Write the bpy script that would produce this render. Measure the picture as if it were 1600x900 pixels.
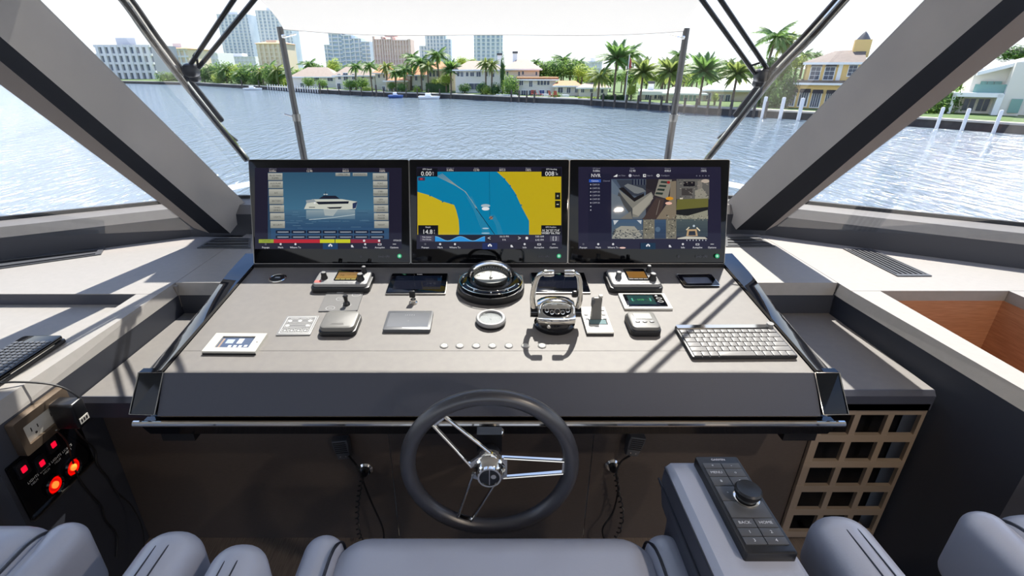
import bpy, math, random
from mathutils import Vector, Matrix
random.seed(7)
for o in list(bpy.data.objects): bpy.data.objects.remove(o)
S = bpy.context.scene
COL = S.collection
# ---------------------------------------------------------------- camera
FPX = 777.0; CX = 764.0; TH = math.radians(23.94); CT, ST = math.cos(TH), math.sin(TH)
EYE = Vector((0, 0, 1.6))
cam = bpy.data.cameras.new('camera'); camo = bpy.data.objects.new('camera', cam); COL.objects.link(camo)
camo.location = EYE; camo.rotation_euler = (math.pi/2 - TH, 0, 0)
cam.sensor_width = 36; cam.lens = FPX/1600*36; cam.shift_x = (800-CX)/1600; cam.clip_end = 6000; cam.clip_start = 0.02
S.camera = camo
# ---------------------------------------------------------------- sky, sun, exposure
S.view_settings.view_transform = 'Standard'; S.view_settings.look = 'None'
S.view_settings.exposure = 0.45; S.view_settings.gamma = 1.0
SUN_DIR = Vector((.30, 1.0, 1.6)).normalized()
w = bpy.data.worlds.new('sky'); S.world = w; w.use_nodes = True
nt = w.node_tree; nt.nodes.clear()
out = nt.nodes.new('ShaderNodeOutputWorld'); bg = nt.nodes.new('ShaderNodeBackground')
tc = nt.nodes.new('ShaderNodeTexCoord'); sx = nt.nodes.new('ShaderNodeSeparateXYZ')
rp = nt.nodes.new('ShaderNodeValToRGB')
rp.color_ramp.elements[0].position = 0.0; rp.color_ramp.elements[0].color = (.93, .96, 1.0, 1)
rp.color_ramp.elements[1].position = 1.0; rp.color_ramp.elements[1].color = (.12, .27, .74, 1)
e = rp.color_ramp.elements.new(.16); e.color = (.84, .91, 1.0, 1)
e = rp.color_ramp.elements.new(.42); e.color = (.30, .50, .95, 1)
nz = nt.nodes.new('ShaderNodeTexNoise'); nz.inputs['Scale'].default_value = 2.2; nz.inputs['Detail'].default_value = 6
mp = nt.nodes.new('ShaderNodeMapping'); mp.inputs['Scale'].default_value = (1, 1, 3)
cr = nt.nodes.new('ShaderNodeValToRGB'); cr.color_ramp.elements[0].position = .5; cr.color_ramp.elements[1].position = .72
mx = nt.nodes.new('ShaderNodeMixRGB'); mx.inputs[2].default_value = (1, 1, 1, 1)
L = nt.links.new
L(tc.outputs['Generated'], sx.inputs[0]); L(sx.outputs['Z'], rp.inputs[0]); L(tc.outputs['Generated'], mp.inputs[0]); L(mp.outputs[0], nz.inputs['Vector'])
L(nz.outputs['Fac'], cr.inputs[0]); L(cr.outputs[0], mx.inputs[0]); L(rp.outputs[0], mx.inputs[1]); L(mx.outputs[0], bg.inputs[0]); L(bg.outputs[0], out.inputs[0])
bg.inputs[1].default_value = 1.12
sl = bpy.data.lights.new('sun', 'SUN'); sl.energy = 8.5; sl.color = (1, .93, .84); sl.angle = math.radians(.55)
so = bpy.data.objects.new('sun', sl); COL.objects.link(so)
so.rotation_euler = (-SUN_DIR).to_track_quat('-Z', 'Y').to_euler()

# ---------------------------------------------------------------- measuring rays (photograph pixel -> point on a real plane)
def ray(px, py):
    u = (px-CX)/FPX; v = (450-py)/FPX
    return Vector((u, CT+v*ST, -ST+v*CT))
def atY(px, py, Y): d = ray(px, py); return EYE + d*(Y/d.y)
def atZ(px, py, z): d = ray(px, py); return EYE + d*((z-1.6)/d.z)
def atX(px, py, X): d = ray(px, py); return EYE + d*(X/d.x)
def atP(px, py, P, N): d = ray(px, py); return EYE + d*((Vector(P)-EYE).dot(N)/d.dot(N))

# ---------------------------------------------------------------- materials
def s2l(c): c /= 255; return c/12.92 if c <= .04045 else ((c+.055)/1.055)**2.4
def C(r, g, b): return (s2l(r), s2l(g), s2l(b), 1)
MATS = {}
def mat(name, rgb, rough=.5, metal=0, spec=.5, bump=None, coat=0, emit=None, var=None, trans=0, aniso=None):
    m = bpy.data.materials.new(name); m.use_nodes = True; n = m.node_tree.nodes; b = n['Principled BSDF']; l = m.node_tree.links.new
    b.inputs['Base Color'].default_value = C(*rgb); b.inputs['Roughness'].default_value = rough
    b.inputs['Metallic'].default_value = metal; b.inputs['Specular IOR Level'].default_value = spec
    b.inputs['Coat Weight'].default_value = coat; b.inputs['Coat Roughness'].default_value = .05
    if emit: b.inputs['Emission Color'].default_value = C(*emit[0]); b.inputs['Emission Strength'].default_value = emit[1]
    if var or bump:
        t = n.new('ShaderNodeTexCoord')
    if var:   # (rgb2, scale, stretch)
        q = n.new('ShaderNodeTexNoise'); q.inputs['Scale'].default_value = var[1]; q.inputs['Detail'].default_value = 5
        mpn = n.new('ShaderNodeMapping'); mpn.inputs['Scale'].default_value = var[2] if len(var) > 2 else (1, 1, 1)
        x = n.new('ShaderNodeMixRGB'); x.inputs[1].default_value = C(*rgb); x.inputs[2].default_value = C(*var[0])
        r = n.new('ShaderNodeValToRGB'); r.color_ramp.elements[0].position = .35; r.color_ramp.elements[1].position = .65
        l(t.outputs['Object'], mpn.inputs[0]); l(mpn.outputs[0], q.inputs['Vector']); l(q.outputs['Fac'], r.inputs[0]); l(r.outputs[0], x.inputs[0]); l(x.outputs[0], b.inputs['Base Color'])
    if bump:  # (scale, strength, distance)
        q = n.new('ShaderNodeTexNoise' if len(bump) < 4 else 'ShaderNodeTexVoronoi'); q.inputs['Scale'].default_value = bump[0]
        bn = n.new('ShaderNodeBump'); bn.inputs['Strength'].default_value = bump[1]; bn.inputs['Distance'].default_value = bump[2]
        l(t.outputs['Object'], q.inputs['Vector']); l(q.outputs[0], bn.inputs['Height']); l(bn.outputs[0], b.inputs['Normal'])
    MATS[name] = m; return m
def leafmat(name, rgb, rgb2, tr=.45):
    m = mat(name, rgb, .55, var=(rgb2, .8)); n = m.node_tree.nodes; l = m.node_tree.links.new
    t = n.new('ShaderNodeBsdfTranslucent'); t.inputs[0].default_value = C(*[min(255, int(c*1.25)) for c in rgb2])
    x = n.new('ShaderNodeMixShader'); x.inputs[0].default_value = tr
    l(n['Principled BSDF'].outputs[0], x.inputs[1]); l(t.outputs[0], x.inputs[2]); l(x.outputs[0], n['Material Output'].inputs[0]); return m
def printmat(name, emis=0, rough=.5, coat=0):
    m = mat(name, (128, 128, 128), rough, coat=coat); n = m.node_tree.nodes; l = m.node_tree.links.new
    a = n.new('ShaderNodeAttribute'); a.attribute_name = 'Col'; b = n['Principled BSDF']
    l(a.outputs['Color'], b.inputs['Emission Color'] if emis else b.inputs['Base Color'])
    if emis: b.inputs['Base Color'].default_value = (.004, .004, .006, 1); b.inputs['Specular IOR Level'].default_value = .15; b.inputs['Emission Strength'].default_value = emis
    return m
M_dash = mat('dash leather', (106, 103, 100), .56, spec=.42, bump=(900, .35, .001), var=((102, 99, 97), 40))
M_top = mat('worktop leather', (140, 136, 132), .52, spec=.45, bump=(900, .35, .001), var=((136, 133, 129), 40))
M_dark = mat('dark leather', (58, 61, 72), .5, spec=.45, bump=(900, .35, .001))
M_panel = mat('dark panel laminate', (84, 75, 70), .38, spec=.4, var=((76, 69, 65), 60, (1, 1, 12)))
M_wallf = mat('graphite wall vinyl', (50, 53, 62), .55, bump=(900, .3, .001))
M_black = mat('black plastic', (16, 17, 21), .35)
M_rubber = mat('black rubber', (20, 20, 22), .6)
M_gloss = mat('black glass', (5, 6, 9), .05, spec=.35)
M_lacq = mat('piano black lacquer', (8, 10, 16), .06, coat=.25, spec=.5)
M_chrome = mat('polished chrome', (225, 222, 215), .07, 1)
M_steel = mat('brushed steel', (150, 146, 140), .3, 1)
M_bronze = mat('bronze satin metal', (186, 168, 148), .38, .55, bump=(60, .05, .001))
M_silver = mat('silver plastic', (122, 122, 122), .38)
M_white = mat('white plastic', (176, 174, 166), .4)
M_grey = mat('grey plastic', (96, 95, 92), .42)
M_greydk = mat('dark grey plastic', (72, 74, 78), .42)
M_key = mat('key cap grey', (106, 105, 104), .45)
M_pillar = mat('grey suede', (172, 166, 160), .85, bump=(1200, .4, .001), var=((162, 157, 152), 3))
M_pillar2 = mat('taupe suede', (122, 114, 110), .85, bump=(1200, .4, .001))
M_pblack = mat('black suede', (22, 25, 34), .8)
M_cream = mat('light headliner', (205, 200, 192), .8)
M_seat = mat('slate seat leather', (160, 166, 182), .34, spec=.7, bump=(260, .12, .001))
M_pipe = mat('dark piping', (34, 38, 48), .4)
M_rim = mat('wheel rim leather', (48, 49, 55), .34, spec=.8, bump=(500, .15, .001))
M_orange = mat('orange lamp core', (255, 120, 40), .3, emit=((255, 110, 40), 1.3))
M_bronzed = mat('dark bronze metal', (134, 118, 102), .32, .8)
M_wood = mat('brown veneer', (170, 122, 90), .45, var=((150, 104, 74), 14, (1, 1, 14)))
M_floor = mat('grey oak floor', (120, 108, 96), .45, var=((92, 82, 74), 22, (14, .6, 1)))
M_red = mat('red lamp', (200, 10, 6), .12, emit=((220, 12, 4), .5), coat=1)
M_redsw = mat('red rocker light', (255, 20, 60), .3, emit=((240, 10, 50), .7))
M_cableb = mat('cable black', (14, 14, 16), .45)
M_scr = printmat('screen image', .62, .03)
M_print = printmat('printed face', 0, .4)
M_printg = printmat('printed glass face', 0, .12, coat=.6)
M_post = mat('dark anodised post', (92, 90, 88), .3, .8)
M_hull = mat('white gelcoat', (235, 236, 238), .25)
def glassmat(name, tint, r0=.06, rough=0.0):
    m = bpy.data.materials.new(name); m.use_nodes = True; n = m.node_tree.nodes; n.clear(); l = m.node_tree.links.new
    o = n.new('ShaderNodeOutputMaterial'); x = n.new('ShaderNodeMixShader'); t = n.new('ShaderNodeBsdfTransparent'); g = n.new('ShaderNodeBsdfGlossy')
    f = n.new('ShaderNodeFresnel'); f.inputs[0].default_value = 1.3
    k = n.new('ShaderNodeMath'); k.operation = 'MULTIPLY'; k.inputs[1].default_value = .13 if r0 < .03 else .45; l(f.outputs[0], k.inputs[0])
    t.inputs[0].default_value = tint; g.inputs['Roughness'].default_value = rough
    l(k.outputs[0], x.inputs[0]); l(t.outputs[0], x.inputs[1]); l(g.outputs[0], x.inputs[2]); l(x.outputs[0], o.inputs[0]); return m
M_glass = glassmat('window glass', (.97, .985, .99, 1), .02)
M_dome = glassmat('clear dome', (.93, .95, .96, 1))
# ---------------------------------------------------------------- mesh builder
_txt = {}
def glyphs(s):
    if s not in _txt:
        cu = bpy.data.curves.new('t', 'FONT'); cu.body = s; cu.size = 1; cu.align_x = 'CENTER'; cu.align_y = 'CENTER'; cu.resolution_u = 2
        o = bpy.data.objects.new('t', cu); COL.objects.link(o); dg = bpy.context.evaluated_depsgraph_get(); me = o.evaluated_get(dg).to_mesh()
        _txt[s] = ([v.co.copy() for v in me.vertices], [tuple(p.vertices) for p in me.polygons])
        o.evaluated_get(dg).to_mesh_clear(); bpy.data.objects.remove(o); bpy.data.curves.remove(cu)
    return _txt[s]
def rrect(w_, d, r=0, n=4, cx=0, cy=0):
    if r <= 0: return [(cx-w_/2, cy-d/2), (cx+w_/2, cy-d/2), (cx+w_/2, cy+d/2), (cx-w_/2, cy+d/2)]
    P = []
    for (sx_, sy_, a0) in ((1, -1, -90), (1, 1, 0), (-1, 1, 90), (-1, -1, 180)):
        for k in range(n+1):
            a = math.radians(a0+90*k/n); P.append((cx+sx_*(w_/2-r)+r*math.cos(a), cy+sy_*(d/2-r)+r*math.sin(a)))
    return P
def ell(rx, ry, n=24, cx=0, cy=0, a0=0, a1=360):
    full = (a1-a0) >= 360
    return [(cx+rx*math.cos(math.radians(a0+(a1-a0)*k/(n if full else n-1))), cy+ry*math.sin(math.radians(a0+(a1-a0)*k/(n if full else n-1)))) for k in range(n)]
class MB:
    def __init__(s): s.v = []; s.f = []; s.mi = []; s.c = []; s.M = Matrix.Identity(4); s.mats = []; s.cur = 0; s.col = None
    def m(s, mt):
        if mt not in s.mats: s.mats.append(mt)
        s.cur = s.mats.index(mt); return s
    def add(s, vs, fs, col=None):
        o = len(s.v); s.v += [s.M @ Vector(p) for p in vs]
        for f in fs: s.f.append(tuple(o+i for i in f)); s.mi.append(s.cur); s.c.append(col or s.col)
        return s
    def box(s, x0, x1, y0, y1, z0, z1, col=None):
        return s.add([(x0,y0,z0),(x1,y0,z0),(x1,y1,z0),(x0,y1,z0),(x0,y0,z1),(x1,y0,z1),(x1,y1,z1),(x0,y1,z1)], [(3,2,1,0),(4,5,6,7),(0,1,5,4),(1,2,6,5),(2,3,7,6),(3,0,4,7)], col)
    def poly(s, pts, z=0, col=None):
        return s.add([(p[0], p[1], z) if len(p) == 2 else p for p in pts], [tuple(range(len(pts)))], col)
    def prism(s, P, z0, z1, ch=0, col=None):
        n = len(P); cx = sum(p[0] for p in P)/n; cy = sum(p[1] for p in P)/n
        mx_ = max(abs(p[0]-cx) for p in P); my_ = max(abs(p[1]-cy) for p in P)
        rings = [[(p[0], p[1], z0) for p in P]]
        if ch:
            k1, k2 = (mx_-ch)/mx_, (my_-ch)/my_
            rings += [[(p[0], p[1], z1-ch) for p in P], [(cx+(p[0]-cx)*(1+(k1-1)*.3), cy+(p[1]-cy)*(1+(k2-1)*.3), z1-ch*.3) for p in P], [(cx+(p[0]-cx)*k1, cy+(p[1]-cy)*k2, z1) for p in P]]
        else: rings += [[(p[0], p[1], z1) for p in P]]
        vs = [q for r in rings for q in r]; fs = []
        for a in range(len(rings)-1):
            for i in range(n): j = (i+1) % n; fs.append((a*n+i, a*n+j, (a+1)*n+j, (a+1)*n+i))
        fs += [tuple(range(n-1, -1, -1)), tuple((len(rings)-1)*n+i for i in range(n))]
        return s.add(vs, fs, col)
    def ring(s, Po, Pi, z0, z1, col=None):   # frame with a hole, outlines with equal point counts
        n = len(Po); vs = [(p[0],p[1],z) for z in (z0, z1) for P in (Po, Pi) for p in P]; fs = []
        for i in range(n):
            j = (i+1) % n
            fs += [(2*n+i, 2*n+j, 3*n+j, 3*n+i), (i, j, 2*n+j, 2*n+i), (n+j, n+i, 3*n+i, 3*n+j), (j, i, n+i, n+j)]
        return s.add(vs, fs, col)
    def lathe(s, prof, n=24, cx=0, cy=0, ky=1, col=None, cap=True):
        vs = []; fs = []
        for (r, z) in prof:
            for k in range(n): a = 2*math.pi*k/n; vs.append((cx+r*math.cos(a), cy+ky*r*math.sin(a), z))
        for i in range(len(prof)-1):
            for k in range(n): j = (k+1) % n; fs.append((i*n+k, i*n+j, (i+1)*n+j, (i+1)*n+k))
        if prof[0][0] > 1e-5: fs.append(tuple(range(n-1, -1, -1)))
        if cap and prof[-1][0] > 1e-5: fs.append(tuple((len(prof)-1)*n+k for k in range(n)))
        return s.add(vs, fs, col)
    def tube(s, path, r, n=8, closed=False, col=None, flat=1):
        path = [Vector(p) for p in path]; N = len(path); vs = []; fs = []
        R = r if isinstance(r, (list, tuple)) else [r]*N; up = None
        for i, p in enumerate(path):
            if closed: t = path[(i+1) % N]-path[i-1]
            else: t = path[min(i+1, N-1)]-path[max(i-1, 0)]
            t.normalize()
            if up is None: up = t.orthogonal().normalized() if abs(t.z) > .9 else Vector((0, 0, 1))
            a = t.cross(up)
            if a.length < 1e-6: a = t.orthogonal()
            a.normalize(); b = a.cross(t).normalized(); up = b
            for k in range(n):
                g = 2*math.pi*k/n; vs.append(p+(a*math.cos(g)+b*math.sin(g)*flat)*R[i])
        for i in range(N if closed else N-1):
            for k in range(n):
                j = (k+1) % n; i2 = (i+1) % N; fs.append((i*n+k, i*n+j, i2*n+j, i2*n+k))
        if not closed: fs += [tuple(range(n-1, -1, -1)), tuple((N-1)*n+k for k in range(n))]
        return s.add(vs, fs, col)
    def cyl(s, a, b, r, n=12, col=None): return s.tube([a, b], r, n, col=col)
    def text(s, t, x, y, size, z=0, col=None, ky=1):
        vs, fs = glyphs(t); return s.add([(x+v.x*size, y+v.y*size*ky, z) for v in vs], fs, col)
    def rbox3(s, cx, cy, cz, w_, d, h, r, n=3, col=None):
        H = (w_/2, d/2, h/2); ax = []
        for a in H:
            rr = min(r, a*.999); c = [-a+rr*(1-math.cos(math.pi/2*k/n)) for k in range(n+1)]
            ax.append(c+[-q for q in reversed(c)] )
        idx = {}; vs = []; fs = []
        def vt(p):
            k = tuple(round(q, 6) for q in p)
            if k not in idx:
                q = Vector([max(-(H[i]-min(r, H[i]*.999)), min(H[i]-min(r, H[i]*.999), p[i])) for i in range(3)]); dv = Vector(p)-q
                # map cube-surface offsets to a sphere
                if dv.length > 1e-9: dv = dv.normalized()*min(r, min(H)*.999 if 0 else r)
                idx[k] = len(vs); vs.append((cx+q.x+dv.x, cy+q.y+dv.y, cz+q.z+dv.z))
            return idx[k]
        for a in range(3):
            b, c = (a+1) % 3, (a+2) % 3
            for sg in (-1, 1):
                for i in range(len(ax[b])-1):
                    for j in range(len(ax[c])-1):
                        q = []
                        for (ii, jj) in ((i, j), (i+1, j), (i+1, j+1), (i, j+1)):
                            p = [0, 0, 0]; p[a] = sg*H[a]; p[b] = ax[b][ii]; p[c] = ax[c][jj]; q.append(vt(p))
                        if sg < 0: q.reverse()
                        if len(set(q)) > 2: fs.append(tuple(q))
        return s.add(vs, fs, col)
    def mesh(s, name, smooth=True, ang=35):
        me = bpy.data.meshes.new(name); me.from_pydata([tuple(v) for v in s.v], [], s.f)
        for m_ in s.mats: me.materials.append(m_)
        me.polygons.foreach_set('material_index', s.mi)
        if any(c is not None for c in s.c):
            ca = me.color_attributes.new('Col', 'FLOAT_COLOR', 'CORNER'); d = []
            for p, c in zip(me.polygons, s.c):
                d += list(c or (.5, .5, .5, 1))*p.loop_total
            ca.data.foreach_set('color', d)
        if smooth:
            me.polygons.foreach_set('use_smooth', [True]*len(me.polygons)); me.set_sharp_from_angle(angle=math.radians(ang))
        me.update(); return me
    def build(s, name, parent=None, m=None, smooth=True, loc=None, ang=35, **tags):
        if m and not s.mats: s.mats = [m]
        return link(name, s.mesh(name, smooth, ang), parent, loc, **tags)
def link(name, me, parent=None, loc=None, rot=None, scale=None, **tags):
    o = bpy.data.objects.new(name, me); COL.objects.link(o)
    if parent: o.parent = parent
    if loc is not None: o.location = loc
    if rot is not None: o.rotation_euler = rot
    if scale is not None: o.scale = (scale,)*3 if not hasattr(scale, '__len__') else scale
    for k, v in tags.items(): o[k] = v
    return o
def thing(name, label, cat, loc=(0, 0, 0), rot=(0, 0, 0), group=None):
    o = bpy.data.objects.new(name, None); COL.objects.link(o); o.empty_display_size = .05
    o.location = loc; o.rotation_euler = rot; o['label'] = label; o['category'] = cat
    if group: o['group'] = group
    return o
def mb(m): return MB().m(m)
def arc(pts, n=8):  # Catmull-Rom through points
    P = [Vector(p) for p in pts]; P = [P[0]*2-P[1]]+P+[P[-1]*2-P[-2]]; o = []
    for i in range(1, len(P)-2):
        for k in range(n):
            t = k/n; a, b, c, d = P[i-1], P[i], P[i+1], P[i+2]
            o.append(.5*((2*b)+(c-a)*t+(2*a-5*b+4*c-d)*t*t+(3*b-a-3*c+d)*t**3))
    o.append(P[-2]); return o
# ================================================================ CABIN SHELL
mb(M_floor).box(-3.2, 3.2, -2.2, 1.40, -.08, 0).build('floor', kind='structure', smooth=False)
mb(M_cream).box(-3.0, 3.0, -2.2, 1.18, 2.25, 2.33).build('ceiling', kind='structure', smooth=False)
mb(M_cream).box(-3.2, 3.2, -2.28, -2.2, -.08, .9).build('wall_back', kind='structure', smooth=False)
mb(M_wallf).box(-3.08, -3.0, -2.2, 1.62, -.08, .95).build('wall_left', kind='structure', smooth=False)
mb(M_wallf).box(3.0, 3.08, -2.2, 1.62, -.08, .95).build('wall_right', kind='structure', smooth=False)
# added fill lights, unseen behind the helm, to warm the kick panels
for i, y_ in enumerate((-.15, -1.35)):
    t = thing('ceiling_fill_light', 'small round warm ceiling downlight %s' % ('nearest the windscreen' if i == 0 else 'further back in the cabin'), 'lamp', (1.35, y_, 2.249), group='ceiling downlights')
    q = mb(M_chrome); q.lathe([(.075,0),(.075,-.008),(.060,-.010),(.058,0)], 24, cap=False); q.build('ring', t)
    la = bpy.data.lights.new('fill', 'AREA'); la.shape = 'DISK'; la.size = .08; la.energy = 15; la.color = (1, .84, .68)
    lo_ = bpy.data.objects.new('fill_lamp', la); COL.objects.link(lo_); lo_.parent = t; lo_.location = (0, 0, -.006)
mb(M_hull).prism([(-3.1,1.0),(3.1,1.0),(3.1,1.75),(2.4,2.0),(1.0,2.08),(-1.0,2.08),(-2.4,2.0),(-3.1,1.75)], 2.335, 2.40).build('trim_5', kind='structure', smooth=False)
# windscreen pillars: four edges each, from the sill up along the raked windscreen
DU = Vector((0, -.747, .782))
BASE = {1: [Vector((1.258,2.56,.967)), Vector((1.278,2.40,.90)), Vector((1.36,2.275,.91)), Vector((1.433,2.315,.95))]}
TOPPX = {1: [(1444,0), (1567,0), (1594,22), (1600,58)], -1: [(63,0), (0,57), (0,95), (0,132)]}
BOTPX = {1: [(1140,312), (1165,346), (1212,347), (1232,338)], -1: [(378,312), (345,352), (311,351), (285,343)]}
TB = [2.60, 2.477, 2.36, 2.38]
PE = {}
for sd in (1, -1):
    E_ = []
    for k in range(4):
        a = EYE + ray(*BOTPX[sd][k])*TB[k]
        # top point: on the ray, on the plane through a that contains the rake direction
        b = atP(*TOPPX[sd][k], a, Vector((0, .782, .747)))
        dv = (b-a)/(b.z-a.z)          # per metre of height
        E_.append((a-dv*.06, a+dv*(2.30-a.z)))
    PE[sd] = E_
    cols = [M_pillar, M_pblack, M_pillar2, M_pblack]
    q = MB()
    for k in range(4):
        (a0, a1), (b0, b1) = E_[k], E_[(k+1) % 4]
        q.m(cols[k]); ns = 30; g_ = []
        for i in range(ns+1): g_ += [a0.lerp(a1, i/ns), b0.lerp(b1, i/ns)]
        q.add(g_, [(2*i, 2*i+1, 2*i+3, 2*i+2) if sd > 0 else (2*i+2, 2*i+3, 2*i+1, 2*i) for i in range(ns)])
    q.m(M_pblack); q.add([e_[0] for e_ in E_], [(0,1,2,3)]); q.add([e_[1] for e_ in E_], [(0,1,2,3)])
    q.build('trim_%d' % (1 if sd > 0 else 2), kind='structure', smooth=True, ang=20)
# sill: band, bevel, ledge around the front, following the raked side windows
BL = [(-3.0,1.67), (-2.207,2.10), (-1.538,2.463), (-1.36,2.507), (1.27,2.507), (1.44,2.483), (2.32,2.007), (3.1,1.585)]
def offs(P, d):
    o = []
    for i, p in enumerate(P):
        a = Vector(P[max(i-1, 0)]); b = Vector(P[min(i+1, len(P)-1)]); t = (b-a).normalized(); o.append((p[0]-t.y*d, p[1]+t.x*d))
    return o
def strip(q, A, za, B, zb):
    for i in range(len(A)-1):
        q.add([(A[i][0],A[i][1],za), (A[i+1][0],A[i+1][1],za), (B[i+1][0],B[i+1][1],zb), (B[i][0],B[i][1],zb)], [(0,1,2,3)])
o1, o2, o3 = offs(BL, .012), offs(BL, .035), offs(BL, .15)
q = mb(M_wallf); strip(q, BL, .79, BL, .905); q.m(M_dash); strip(q, BL, .905, o2, .945); q.m(M_dash); strip(q, o2, .945, o3, .95); q.m(M_black); strip(q, o3, .95, o3, .5); strip(q, o3, .5, BL, .5); strip(q, BL, .5, BL, .79)
q.build('trim_3', kind='structure', smooth=False)
o4 = offs(BL, .17)
q = mb(M_rubber); strip(q, o3, .952, o3, .966); strip(q, o3, .966, o4, .966); strip(q, o4, .966, o4, .94); q.build('trim_4', kind='structure', smooth=False)
# glass panes
def pane(name, P, th=.008):
    n = (P[1]-P[0]).cross(P[3]-P[0]).normalized()*th
    q = mb(M_glass); q.add([*P, *[p+n for p in P]], [(0,1,2,3),(7,6,5,4),(0,4,5,1),(1,5,6,2),(2,6,7,3),(3,7,4,0)]); return q.build(name, kind='structure', smooth=False)
aR, aL, dR, dL = PE[1][0], PE[-1][0], PE[1][3], PE[-1][3]
pane('window_1', [aL[0], aR[0], aR[1], aL[1]])
ur = (dR[1]-dR[0])
pane('window_2', [dR[0], Vector((3.15,1.72,.955)), Vector((3.15,1.72,.955))+ur, dR[1]])
ul = (dL[1]-dL[0])
pane('window_3', [Vector((-3.05,1.80,.955)), dL[0], dL[1], Vector((-3.05,1.80,.955))+ul])

# ================================================================ SIDE CONSOLES
ZT = .80
def slab(q, P, z0, z1):
    return q.prism(P, z0, z1)
rc = thing('side_console', 'right side console beside the helm, charcoal worktop with open veneered bin', 'console', (1.42, 1.4, 0))
lc = thing('side_console', 'left side console beside the helm, charcoal worktop with shallow recess and power outlets', 'console', (-1.27, 1.4, 0))
def P_(o): return -Vector(o.location)
def bld(q, name, par, **k):
    o = q.build(name, par, **k); o.location = -par.location; return o
# right worktop pieces
q = mb(M_top)
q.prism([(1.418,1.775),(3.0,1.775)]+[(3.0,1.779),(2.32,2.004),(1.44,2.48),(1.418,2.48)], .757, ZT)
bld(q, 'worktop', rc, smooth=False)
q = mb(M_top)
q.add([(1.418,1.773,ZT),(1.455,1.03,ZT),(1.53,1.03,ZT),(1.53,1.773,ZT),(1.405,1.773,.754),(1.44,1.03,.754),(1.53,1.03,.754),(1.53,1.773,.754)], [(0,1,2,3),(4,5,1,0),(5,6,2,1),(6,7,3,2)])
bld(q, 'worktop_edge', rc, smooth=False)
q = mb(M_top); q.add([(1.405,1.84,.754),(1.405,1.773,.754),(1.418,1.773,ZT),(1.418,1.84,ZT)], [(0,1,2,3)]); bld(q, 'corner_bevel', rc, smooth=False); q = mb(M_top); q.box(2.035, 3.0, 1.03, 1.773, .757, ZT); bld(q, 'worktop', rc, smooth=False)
q = mb(M_wallf); q.add([(1.41,1.84,.754),(1.44,1.02,.754),(1.44,1.02,0),(1.41,1.84,0)], [(0,1,2,3)]); q.add([(1.44,1.02,.754),(1.53,1.02,.754),(1.53,1.02,0),(1.44,1.02,0)], [(0,1,2,3)])
bld(q, 'side_wall', rc, smooth=False)
q = mb(M_bronze); q.box(1.535, 2.9, 1.0, 1.02, 0.05, .70); bld(q, 'end_panel', rc, smooth=False)
q = mb(M_wood); q.box(1.53, 2.03, 1.775, 1.79, .30, .757); bld(q, 'bin_back', rc, smooth=False)
q = mb(M_wood); q.box(2.03, 2.045, 1.03, 1.775, .30, .757); bld(q, 'bin_side', rc, smooth=False)
q = mb(M_wood); q.box(1.515, 1.53, 1.03, 1.775, .30, .754); bld(q, 'bin_side', rc, smooth=False)
q = mb(M_wood); q.box(1.53, 2.03, 1.03, 1.775, .28, .30); bld(q, 'bin_floor', rc, smooth=False)
# left
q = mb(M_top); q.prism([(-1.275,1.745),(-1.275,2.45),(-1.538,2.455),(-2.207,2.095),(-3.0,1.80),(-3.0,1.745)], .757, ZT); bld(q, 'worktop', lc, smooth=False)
q = mb(M_top); q.add([(-1.275,1.743,ZT),(-1.285,.98,ZT),(-1.36,.98,ZT),(-1.36,1.743,ZT),(-1.262,1.743,.754),(-1.265,.98,.754),(-1.36,.98,.75),(-1.36,1.743,.75)], [(3,2,1,0),(0,1,5,4),(1,2,6,5),(2,3,7,6)]); q.add([(-1.262,1.83,.754),(-1.262,1.743,.754),(-1.275,1.743,ZT),(-1.275,1.83,ZT)], [(3,2,1,0)])
bld(q, 'worktop_edge', lc, smooth=False)
q = mb(M_top); q.box(-3.0, -1.355, .98, 1.745, .72, .755); bld(q, 'recess_floor', lc, smooth=False)
q = mb(M_dark); q.box(-3.0, -1.355, 1.743, 1.748, .755, .797); bld(q, 'recess_lip', lc, smooth=False)
q = mb(M_wallf); q.add([(-1.262,1.84,.754),(-1.265,.98,.754),(-1.265,.98,0),(-1.262,1.84,0)], [(3,2,1,0)]); q.add([(-1.265,.98,.754),(-1.34,.98,.754),(-1.34,.98,0),(-1.265,.98,0)], [(3,2,1,0)]); bld(q, 'side_wall', lc, smooth=False)
q = mb(M_bronze); q.box(-2.9, -1.345, .955, .975, .05, .70); bld(q, 'end_panel', lc, smooth=False)
# seams and grilles in the worktops
def vent(name, corners, label, par_group=None, n=6):
    P = [atZ(x, y, ZT+.001) for x, y in corners]
    c = sum(P, Vector())/4; t = thing(name, label, 'vent', c, group=par_group)
    l = [p-c for p in P]
    def ins(k): return [v*k for v in l]
    q = mb(M_greydk); a, b = l, [v*.9 for v in l]
    q.ring([(v.x, v.y) for v in a], [(v.x, v.y) for v in b], 0, .004); q.build('frame', t, smooth=False)
    q = mb(M_black); q.poly([(v.x, v.y, .0008) for v in b]); q.build('backing', t, smooth=False)
    for i in range(n):
        f0, f1 = (i+.3)/n, (i+.72)/n
        q = mb(M_greydk)
        A0 = b[0].lerp(b[1], f0); A1 = b[0].lerp(b[1], f1); B0 = b[3].lerp(b[2], f0); B1 = b[3].lerp(b[2], f1)
        if n < 0: pass
        q.prism([(A0.x,A0.y),(B0.x,B0.y),(B1.x,B1.y),(A1.x,A1.y)], .001, .0045); q.build('slat', t, smooth=False)
    return t
vent('air_grille', [(1317,389),(1360,389),(1456,432),(1402,432)], 'dark slatted air grille let into the sunlit right worktop, set at a slant', n=6)
vent('defrost_vent', [(1133,371),(1134,386),(1211,386),(1184,370)], 'narrow defroster vent right behind the camera-image monitor, half in sun', n=3)
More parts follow.
